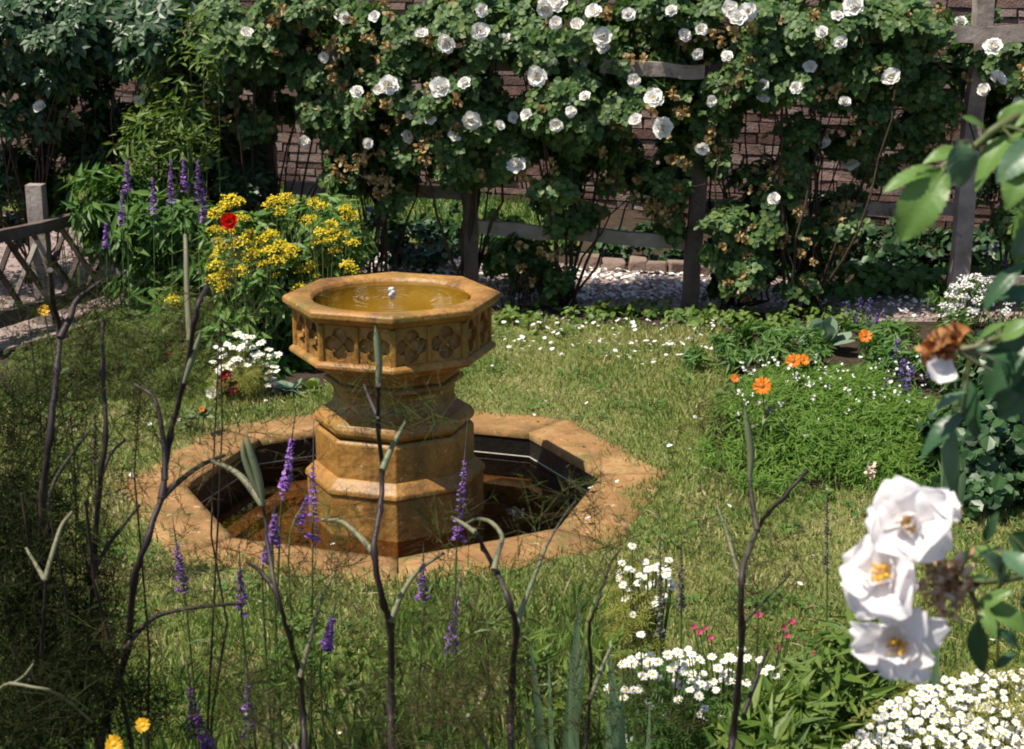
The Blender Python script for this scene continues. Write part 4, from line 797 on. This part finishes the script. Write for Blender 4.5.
# dark fennel thicket
fc=thing('fennel_thicket','dense dark feathery fennel thicket filling the lower left corner','fennel',(P(30,700,2.45)[0],2.45,0))
m=MB()
for (x,y,rx,ry,d,n) in ((20,610,50,110,2.5,5600),(70,690,70,80,2.4,4600),(10,520,40,70,2.55,2800),(90,610,34,90,2.6,2600),(20,720,70,50,2.3,3000),(-60,620,60,160,2.5,3000),(55,520,50,60,2.6,1700),(20,430,60,60,2.7,1700),(150,720,50,40,2.45,1200)):
    threads(m,P(x,y,d),np.array([PX(rx,d),.14,PX(ry,d)]),n,.085,.0017)
part('feathery_leaves',m,G_FEND,fc,False)
m=MB()
for i in range(8):
    t=P(RNG.uniform(-40,90),RNG.uniform(470,640),2.5+RNG.normal(0,.06)); m.tube(curve(np.array([t[0]*.9,2.48,0]),t,7,None,.006),np.linspace(.006,.0025,7),5)
part('stems',m,FSTEM,fc)
hz=thing('fennel_thicket','thin brownish fennel fronds spreading hazily over the left lawn','fennel',(P(120,600,2.75)[0],2.75,0)); m=MB()
for (x,y,rx,ry,n) in ((70,340,90,50,700),(150,410,80,50,500),(40,430,60,60,700),(120,490,90,50,420),(200,330,50,50,420),(250,440,60,40,260),(170,560,60,60,420)):
    threads(m,P(x,y,2.75),np.array([PX(rx,2.75),.16,PX(ry,2.75)]),n,.075,.0013)
part('feathery_leaves',m,G_FEN,hz,False)
m=MB()
for i in range(5):
    t=P(RNG.uniform(20,230),RNG.uniform(300,520),2.75+RNG.normal(0,.08)); m.tube(curve(np.array([t[0]*.8-.2,2.72,0]),t,7,None,.008),np.linspace(.0035,.0012,7),4)
part('stems',m,FSTEM,hz)
bz=thing('fennel_thicket','low bronze and green fennel fronds along the bottom edge','fennel',(P(400,760,2.7)[0],2.7,0)); m=MB()
for (x,y,rx,ry,d,n) in ((300,715,90,44,2.6,850),(420,710,80,44,2.65,900),(540,720,60,38,2.7,520),(360,655,90,32,2.8,220),(240,690,50,50,2.6,800),(650,720,50,40,2.6,500),(480,650,50,30,2.8,300)):
    threads(m,P(x,y,d),np.array([PX(rx,d),.2,PX(ry,d)]),n,.085,.0012)
part('feathery_leaves',m,G_FEN,bz,False)
# purple spikes
SP=[(278,418,495,3.1,'long purple spike hanging over the dark pool water beside the green pods'),(273,505,542,3.0,'faint purple spike directly behind the slender fennel stem'),(288,498,535,3.15,'purple spike over the near pool edge between two taller spikes'),(314,460,545,3.1,'purple spike in front of the left corner of the fountain plinth'),(453,455,545,3.0,'tall thin purple spike in front of the right side of the pedestal'),(191,535,590,3.0,'purple spike in the grass left of the pool rim'),(243,565,612,2.9,'bright purple spike in the grass below the pool rim'),(322,603,645,2.85,'bright purple spike touching the pale side shoot of the slender fennel'),(420,560,600,3.0,'small purple spike between the two central fennel stems'),(446,600,660,2.75,'strong purple spike low between the two central fennel stems'),(217,705,752,2.5,'dark purple spike at the bottom edge, left of a pair'),(250,692,752,2.5,'dark purple spike at the bottom edge, right of a pair'),(197,690,745,2.5,'shaded purple spike beside the golden marigold at the bottom edge'),(262,520,560,3.05,'pale purple spike just left of the slender fennel stem')]
for px,y0,y1,d,lab in SP:
    b=np.array([P(px,700,d)[0]+RNG.normal(0,.02),d,0]); t=P(px,y0+8,d); tp=t+np.array([RNG.normal(0,.016),RNG.normal(0,.03),0])
    o=spike('purple_flower_spike',lab,b,[P(px+RNG.normal(0,2),y1+25,d),tp],PX(y1-y0,d)*1.0,PURP,'purple spikes in the foreground',rad=.0135,n=120,bare=.55)
    m=MB(); k=16; t_=.15+.5*RNG.random(k); pos=b+(tp-b)*t_[:,None]; scatter(m,T_NARROW,pos,unit(rnd(k)*np.array([1,1,.3])+np.array([0,0,.8])),rnd(k)+SUN,.05+.02*RNG.random(k),.9); part('leaves',m,G_MID,o,False)
for px,y0,y1,d,lab in ((660,545,650,2.9,'tall grey seed spike beside the lime leaved daisies'),(681,555,620,2.9,'short grey seed spike right of the lime leaved daisies'),(827,500,585,3.3,'lone thin grey seed spike on the right lawn'),(95,420,470,3.0,'grey seed spike among the left fennel')):
    b=np.array([P(px,700,d)[0],d,0]); spike('seed_spike',lab,b,[P(px,y1+10,d),P(px,y0,d)],PX(y1-y0,d),DEADSP,'grey seed spikes',rad=.008,n=130,bare=.1)
# strap leaves
b=np.array([P(560,720,2.75)[0],2.75,0]); straps('strap_leaf_plant','tall pale green strap leaves in the grass below the fountain','strap leaved plant',b,[(P(580,592,2.75),),(P(530,640,2.8),),(P(548,655,2.78),),(P(571,660,2.72),),(P(585,640,2.85),),(P(520,690,2.7),)],.012,G_STRAP)
b=np.array([P(640,740,2.55)[0],2.55,0]); straps('strap_leaf_plant','pale blue green strap leaves beside the white daisies at the bottom','strap leaved plant',b,[(P(608,640,2.6),),(P(622,690,2.5),),(P(650,700,2.5),),(P(606,690,2.6),)],.013,G_STRAP)
b=np.array([P(945,720,2.6)[0],2.6,0]); straps('strap_leaf_plant','single grey green strap leaf below the white rose spray','strap leaved plant',b,[(P(938,618,2.6),),(P(930,660,2.62),)],.011,G_STRAP)
b=np.array([P(640,745,2.4)[0],2.4,0]); rosette('broad_leaf_plant','broad bluish leaves at the bottom edge below the white daisies','leafy plant',640,790,.16,G_GLAUC,8,.9,.5)
# tall grass
tg=MB()
n=30000; x=RNG.uniform(-1.7,1.7,n); y=2.55+1.75*RNG.random(n)**1.15; q=np.c_[x,y]; q=q[in_view(q,.2)&(RNG.random(len(q))<np.clip(1.25-.55*np.abs(q[:,1]-2.9),.12,1))]; q=q[~oct_in(q,1.05)]; n=len(q)
hh=np.clip(.30-.13*(q[:,1]-2.6),.05,.3)*(.45+.6*RNG.random(n)); hh*=np.where((q[:,0]>.35)&(q[:,1]>3.2),.45,1)*np.where((q[:,0]<-.35)&(q[:,1]>2.9),.5,1)
ax=unit(np.stack([RNG.normal(0,.28,n),RNG.normal(0,.28,n),np.ones(n)],1)); R=basis(rnd(n),ax); R=np.stack([R[:,:,0]*(.0035+.003*RNG.random(n))[:,None],R[:,:,2]*hh[:,None],R[:,:,1]*hh[:,None]*.8],-1)
tg.inst(T_BLADE3,np.c_[q,np.zeros(n)],R); solo('tall_grass',tg,G_TALL,'taller mixed grass and herbs growing along the front of the lawn','tall grass',kind='stuff')
# white daisies on the right
def daisy_plant(label,px,d,heads,sc_,mat=G_LIME,leaf=(),group='white daisy plants in the foreground',T=T_PINN,ls=.045):
    b=np.array([P(px,740,d)[0],d,0]); o=thing('daisy_plant',label,'daisy plant',b,group); fol=MB()
    for (x,y,rx,ry,n) in leaf: blob_leaves(fol,T,P(x,y,d),np.array([PX(rx,d),.12,PX(ry,d)]),n,ls,max(6,n//22),.4)
    part('leaves',fol,mat,o,False); headed(o,heads,WD,lambda x,y:P(x,y,d-.04+RNG.normal(0,.03)),sc_,tilt=.5); return o
daisy_plant('white daisy plant with yellow lime leaves below the right corner of the pool',640,3.3,[(622,563),(632,570),(645,577),(652,583),(641,593),(630,597),(660,582),(672,587),(633,615),(627,625),(655,600),(620,580),(648,570),(638,583),(665,600),(645,610)]+[(RNG.normal(642,20),RNG.normal(588,20)) for _ in range(26)],.8,leaf=[(632,600,22,34,330),(640,640,26,30,220)])
daisy_plant('white daisy plant beside the broad bluish leaves at the bottom',655,2.75,[(632,664),(641,660),(650,657),(658,662),(668,655),(678,652),(672,668),(683,672),(640,690),(648,700),(633,690),(624,698),(680,685),(690,690),(650,706),(628,738),(643,676),(676,682),(660,716)]+[(RNG.normal(655,24),RNG.normal(678,22)) for _ in range(22)],.82,leaf=[(655,700,34,40,420),(640,735,40,26,260)],mat=G_MID)
daisy_plant('white daisy plant around the foot of the forked fennel stem',725,2.9,[(690,662),(700,660),(712,657),(724,661),(729,657),(697,680),(705,686),(716,690),(722,680),(692,674),(764,672),(770,668),(776,676),(772,703),(782,712),(790,708),(700,715),(704,720),(722,718),(760,660)]+[(RNG.normal(712,24),RNG.normal(675,16)) for _ in range(18)],.8,leaf=[(715,705,40,34,380),(770,715,30,30,260)],mat=G_MID)
# dense daisy mat bottom right
d=2.5; b=np.array([P(960,760,d)[0],d,0]); dm=thing('daisy_plant','dense mass of small white daisies filling the bottom right corner','daisy plant',b,'white daisy plants in the foreground')
fol=MB()
for (x,y,rx,ry,n) in ((960,730,60,40,900),(1020,710,60,44,900),(900,750,50,30,600),(990,770,70,40,700)): blob_leaves(fol,T_PINN,P(x,y,d+.06),np.array([PX(rx,d),.16,PX(ry,d)]),n,.045,n//20,.4)
part('leaves',fol,G_LIME,dm,False)
pts=[]; tries=0
while len(pts)<235 and tries<30000:
    tries+=1; x=RNG.uniform(842,1046); yt=np.interp(x,[842,880,930,975,1024,1040],[752,708,682,672,668,668]); y=RNG.uniform(yt,775)
    if all((x-a)**2+((y-c)*1.35)**2>64 for a,c in pts): pts.append((x,y))
pts.sort(key=lambda p:p[1]); st=MB(); bulk=MB()
def world_at(x,y):
    dd=2.62-.28*(y-668)/100+RNG.normal(0,.02); return P(x,y,dd)
for i,(x,y) in enumerate(pts):
    p=world_at(x,y); v=unit(np.array([RNG.normal(-.1,.2),-.5+RNG.normal(0,.2),1])); 
    if i%2==0 and i<200: inst_part('flower_head',WD[i%3],dm,p,face_rot(v,RNG.random()*6),RNG.uniform(.58,.82))
    else:
        R=np.array(face_rot(v,RNG.random()*6))*RNG.uniform(.58,.82); me=WD[i%3]; vv=np.array([w_.co for w_ in me.vertices])@R.T+p
        for f in me.polygons: pass
        a4=[tuple(f.vertices) for f in me.polygons if f.material_index==0]; c4=[tuple(f.vertices) for f in me.polygons if f.material_index==1]
        bulk.add(vv,a4,0); bulk.f.append((np.asarray(c4)+bulk.n-len(vv),1))
    st.tube(curve(b+np.array([(p[0]-b[0])*.7,(p[1]-b[1])*.7,0]),p-np.array([0,0,.003]),4),.0012,3)
bo=part('flower_heads',bulk,[PETAL,YEL],dm); bo['kind']='stuff'; part('flower_stems',st,G_STEM,dm)
# pink flowers and leafy greens
b=np.array([P(750,720,3.05)[0],3.05,0]); pk=thing('pink_flower_plant','thin stemmed plant with small crimson pink flowers around the forked fennel','pink flowers',b)
PK=[cup_flower(40+i,.014,[PINK,DRED],5,.4,'bloom',.5) for i in range(2)]
headed(pk,[(706,628),(711,638),(694,627),(759,615),(784,628),(792,622),(779,648),(814,653),(792,692),(742,612),(787,636),(700,632)],PK,lambda x,y:P(x,y,3.02+RNG.normal(0,.03)),.5,'bloom',1.0)
def leafy(label,px,d,bl,mat,size=.07,T=T_NARROW,wide=1.15):
    o,_=bush('leafy_plant',label,'leafy plant',(P(px,700,d)[0],d,0),[(x,y,rx,ry,d,.12,n) for (x,y,rx,ry,n) in bl],mat,T,size,12,group='leafy green plants in the foreground',wide=wide,droop=-.6,clump=14,crad=.5); return o
leafy('upright bright green leafy plant just left of the daisy mass',835,2.8,[(835,690,34,50,300),(860,660,24,40,130),(820,730,40,30,260),(800,700,26,36,150)],G_FRESH)
leafy('low bright green leafy plant at the bottom edge right of the fennel fork',775,2.6,[(780,735,44,24,300),(750,745,34,22,200)],G_FRESH,.07)
leafy('patch of low green leaves below the pool in the centre',560,3.0,[(560,690,60,34,200),(500,640,40,24,120),(620,660,30,30,90)],G_FRESH,.05)
leafy('low leafy weeds in the grass left of the central fennel stems',340,3.0,[(340,690,60,40,200),(300,650,40,30,120),(400,680,40,40,120)],G_FRESH,.045)
# ------------------------------------------------------------------ near rose canes
RLEAF=leaf_mat('near_rose_leaf',[(.10,.20,.04),(.15,.26,.06)],rough=.42,spec=.45,trans=.35,bump=.25)
RLEAFD=leaf_mat('near_dark_rose_leaf',[(.022,.07,.025),(.045,.11,.04)],rough=.38,spec=.5,trans=.22,bump=.25)
RLEAFG=leaf_mat('near_grey_rose_leaf',[(.07,.14,.075),(.10,.18,.09)],rough=.42,spec=.5,trans=.2,bump=.25)
RCANE=solid_mat('green_cane',[(.07,.09,.03),(.11,.12,.045)],scale=30,rough=.5,bump=.2)
RPETAL=leaf_mat('near_rose_petal',[(.83,.79,.79),(.86,.83,.83)],rough=.55,trans=.38,spec=.2,tint=.5,bump=.12)
def near_leaf(base,tip,w,up=(-.25,-.55,.8),fold=.25,arch=.12,seed=0):
    base=np.asarray(base); tip=np.asarray(tip); ax=tip-base; L=np.linalg.norm(ax); ax/=L; up=unit(np.asarray(up,float)); x=unit(np.cross(ax,up)); n=np.cross(x,ax); m=MB(); V=[];Fq=[]; nv,nu=22,8; rg=np.random.default_rng(seed+5); tw=rg.normal(0,.15)
    for i in range(nv+1):
        t=i/nv; ww=w*.5*(math.sin(pi*min(1,t*.93+.05))**.75)*(1.12-.35*t); ser=1-.10*((i%2)) if 0<i<nv else 1
        if i==nv: ww=w*.01
        for j in range(nu+1):
            s=2*j/nu-1; e=ser if abs(s)==1 else 1
            z=fold*abs(s)*ww+arch*L*4*t*(1-t)*.5-arch*L*t*t*1.2+.035*w*math.sin(2*pi*(t*7-abs(s)*1.1))*abs(s)*(1-t)+.05*w*math.sin(9*t+seed)*s*abs(s)
            V.append(base+ax*L*t+x*s*ww*e+n*(z+tw*s*ww))
    for i in range(nv):
        for j in range(nu): a=i*(nu+1)+j; Fq.append((a,a+1,a+nu+2,a+nu+1))
    m.add(V,Fq); m.tube(np.array([base-ax*L*.12,base,base+ax*L*.3-n*.0006+n*arch*L*.4]),[w*.03,w*.03,w*.015],5); return m
def near_rose(name,label,d,cane,leaves,w=.0035):
    p=np.array([P(x,y,d+dz) for (x,y,dz) in cane]); root=np.array([.62+.1*RNG.random(),d+.15,0]); o=thing(name,label,'rose branch',root,'near white rose branches at the right edge')
    line=smooth_poly(np.vstack([root,root+np.array([.03,0,.45]),p]),6); m=MB(); m.tube(line,np.linspace(w*1.9,w*.8,len(line)),8); part('cane',m,RCANE,o)
    for i,(bx,by,tx,ty,ww,mt,dz) in enumerate(leaves):
        b=P(bx,by,d+dz); t=P(tx,ty,d+dz+RNG.normal(0,.012)-.01); m=near_leaf(b,t,PX(ww,d+dz),up=(RNG.normal(-.2,.2),-.6+RNG.normal(0,.15),.75),seed=i); part('leaf',m,{'l':RLEAF,'d':RLEAFD,'g':RLEAFG}[mt],o)
        cn=min(p,key=lambda q:np.linalg.norm(q-b)); m=MB(); m.tube(curve(cn,b,5,(0,0,.003)),.0011,5); part('leaf_stalk',m,RCANE,o)
    return o
near_rose('rose_branch','leafy rose branch with fresh green leaves hanging in at the upper right edge',1.38,[(1090,150,.06),(1040,112,.03),(1000,126,.0),(975,146,0),(940,168,0)],
  [(936,170,884,186,24,'l',0),(943,172,899,239,48,'l',-.01),(957,143,963,188,36,'g',-.02),(974,148,940,198,26,'g',.03),(1022,132,972,184,38,'l',.0),(1040,140,997,180,34,'g',-.03),(1026,160,1008,206,34,'l',-.03),(985,134,966,114,16,'l',.02),(1032,112,994,128,24,'l',.01),(1000,128,1030,96,24,'l',.03),(962,150,925,160,20,'l',.03),(1050,180,1014,262,34,'l',.03),(1040,225,1012,258,24,'g',.02)])
fr=near_rose('faded_rose_branch','rose branch with a faded brown bloom and dark leaves at the right edge',1.36,[(1090,330,.05),(1040,330,.02),(1000,338,.0),(972,345,0)],
  [(984,309,1026,256,20,'d',.02),(1030,338,984,398,44,'d',.03),(1040,368,998,418,44,'d',.03),(966,392,932,410,17,'g',0),(964,414,919,454,25,'d',.0),(953,428,949,490,20,'g',.01),(978,342,1004,320,12,'l',-.01),(1002,340,1034,318,22,'l',-.01),(975,350,1015,360,20,'d',.01),(1000,300,1035,290,30,'d',.03),(1020,400,1040,440,34,'d',.04),(968,380,975,440,22,'d',.02),(1000,350,1036,400,30,'d',.02)])
m=MB(); m.tube(smooth_poly([P(975,346,1.36),P(968,372,1.36),P(966,395,1.36),P(958,428,1.36)],5),.0013,5); part('side_stem',m,RCANE,fr)
c0=P(950,348,1.33); m=MB(); rg=np.random.default_rng(9)
for i in range(26):
    v,f=petal(.020*(.6+.7*rg.random()),.011,.7,.9,6,5,.1,200+i); R=np.array(face_rot(unit(np.array([-.7,-.5,.1])+rg.normal(0,.55,3)),rg.random()*6)); Rx=np.array([(1,0,0),(0,math.cos(1.1),-math.sin(1.1)),(0,math.sin(1.1),math.cos(1.1))]); m.add((v@Rx.T)@R.T+c0+rg.normal(0,.005,3)+np.array([-.002,0,.002]),f)
fb=part('faded_bloom',m,RUST,fr); m=MB()
for i,(tx,ty) in enumerate(((935,381),(924,362))):
    v,f=petal(PX(30-8*i,1.31),PX(17-5*i,1.31),.5,.4,10,9,.1,300+i); mm=MB(); b_,t_=P(950,358,1.325),P(tx,ty,1.31); R_=basis((t_-b_)[None],np.array([[-.3,-.85,.35]]))[0]; mm.add(v@R_.T+b_,f); part('white_petal',mm,RPETAL,fr)
m=MB()
for i in range(5): m.tube(curve(P(958,350,1.34),P(985+RNG.uniform(-8,12),335+i*9,1.34),5,rnd(1)[0]*.004),np.linspace(.003,.0012,5),5)
part('sepals',m,FPALE,fr)
rr=near_rose('white_rose_branch','rose branch bearing three large white blooms in front of the lawn on the right',1.28,[(1100,560,.05),(1040,572,.02),(1000,580,0),(965,583,0),(940,588,0)],
  [(981,553,1014,588,25,'g',-.02),(1004,552,1034,580,28,'g',-.03),(978,608,1012,588,16,'l',-.02),(981,610,996,636,16,'l',-.03),(990,608,1032,630,26,'l',-.02),(979,622,980,676,27,'d',.0),(995,632,1024,648,20,'d',.0),(985,540,997,514,13,'d',.0),(997,668,1016,650,12,'d',.02),(960,560,1000,545,14,'l',.02),(1010,535,1040,560,30,'d',.03),(965,590,985,575,16,'d',.01),(1020,600,1050,620,34,'d',.02)],.003)
def near_bloom(par,px,py,d,dirn,s,seed,spin=0,stam=True,cup=1.0,lw=(1,1)):
    m=MB(); ring_petals(m,5,.043*lw[0],.025*lw[1],.05*cup,.25,.45,seed,16,14,.003,jit=.18); ring_petals(m,5,.036*lw[0],.021*lw[1],.34*cup,.35,.3,seed+3,16,14,.003,jit=.2,ph=.6); ring_petals(m,4,.023,.014,.75*cup,.4,.1,seed+7,8,7,.004,jit=.25,ph=.2)
    me=m.mesh('bloom',[RPETAL]); p=P(px,py,d); o=inst_part('bloom',me,par,p,face_rot(dirn,spin),s)
    if stam:
        k=60; a=RNG.random(k)*2*pi; r=.006*np.sqrt(RNG.random(k)); tp=np.stack([r*np.cos(a)*1.5,r*np.sin(a)*1.5,.009+.004*RNG.random(k)],1); mm=MB()
        for t in tp: mm.tube(np.array([t*np.array([.3,.3,.1]),t*.7,t]),[.0002,.0002,.0002],3); 
        scatter(mm,T_ROUND,tp,rnd(k),rnd(k),np.full(k,.0036)); so=bpy.data.objects.new('stamens',mm.mesh('stamens',[STAM])); C.objects.link(so); so.parent=o
    return o
near_bloom(rr,909,525,1.24,(-.34,-.80,.34),.93,501,.4)
near_bloom(rr,886,576,1.235,(-.66,-.6,.5),1.04,511,.2)
near_bloom(rr,898,640,1.225,(-.34,-.86,-.12),.98,521,.1,lw=(1.12,.78))
near_bloom(rr,938,508,1.29,(.15,-.3,.95),.55,531,.7,False,1.6)
m=MB()
for i in range(60):
    a=P(944+RNG.normal(0,13),580+RNG.normal(0,18),1.262+RNG.normal(0,.010)); m.tube(curve(P(955,584,1.28),a,4,rnd(1)[0]*.004),np.linspace(.0014,.0006,4),4); scatter(m,T_LEAF,np.repeat(a[None],3,0),rnd(3),rnd(3),np.full(3,.010))
part('dry_sepals',m,leaf_mat('dry_sepal',[(.2,.08,.035),(.45,.25,.13),(.58,.42,.28),(.26,.22,.08)],rough=.8,trans=.1,tint=.5),rr,False)
for (bx,by,tx,ty,w) in ((957,568,962,550,11),(950,592,932,600,9),(946,608,934,604,8),(955,600,944,592,8),(962,578,972,564,8),(944,572,938,584,10),(940,590,930,594,8)):
    m=MB(); a,b=P(bx,by,1.262),P(tx,ty,1.255); t=np.linspace(0,1,9)[:,None]; m.tube(a+(b-a)*t,PX(w,1.26)/2*np.array([.3,.7,.92,1,.95,.82,.6,.34,.05]),9); part('bud',m,CREAM,rr)
# ================================================================== LIGHT AND CAMERA
w=bpy.data.worlds.new('World'); sc.world=w; w.use_nodes=True; nt=w.node_tree
sky=nt.nodes.new('ShaderNodeTexSky'); sky.sky_type='NISHITA'; sky.sun_disc=False
el=math.asin(SUN[2]); sky.sun_elevation=el; sky.sun_rotation=math.atan2(SUN[0],SUN[1])
bg=nt.nodes['Background']; bg.inputs[1].default_value=.08; nt.links.new(sky.outputs[0],bg.inputs[0])
ld=bpy.data.lights.new('sun','SUN'); ld.energy=4.4; ld.angle=math.radians(.5); ld.color=(1,.925,.80)
lo=bpy.data.objects.new('sun',ld); C.objects.link(lo); lo.rotation_euler=Vector(tuple(-SUN)).to_track_quat('-Z','Y').to_euler(); lo.location=(-4,-1,8)
cd=bpy.data.cameras.new('camera'); co=bpy.data.objects.new('camera',cd); C.objects.link(co); sc.camera=co
co.location=(0,0,H); co.rotation_euler=(pi/2-PT,0,0); cd.sensor_fit='HORIZONTAL'; cd.sensor_width=36; cd.lens=36*F/1024; cd.clip_start=.05; cd.clip_end=300
cd.dof.use_dof=True; cd.dof.focus_distance=5.3; cd.dof.aperture_fstop=12
sc.view_settings.view_transform='Standard'; sc.view_settings.look='None'; sc.view_settings.gamma=1; sc.view_settings.exposure=.74
cy=sc.cycles; cy.max_bounces=6; cy.diffuse_bounces=3; cy.glossy_bounces=3; cy.transmission_bounces=4; cy.transparent_max_bounces=8
cy.caustics_reflective=False; cy.caustics_refractive=False; cy.use_denoising=True; cy.filter_width=1.9
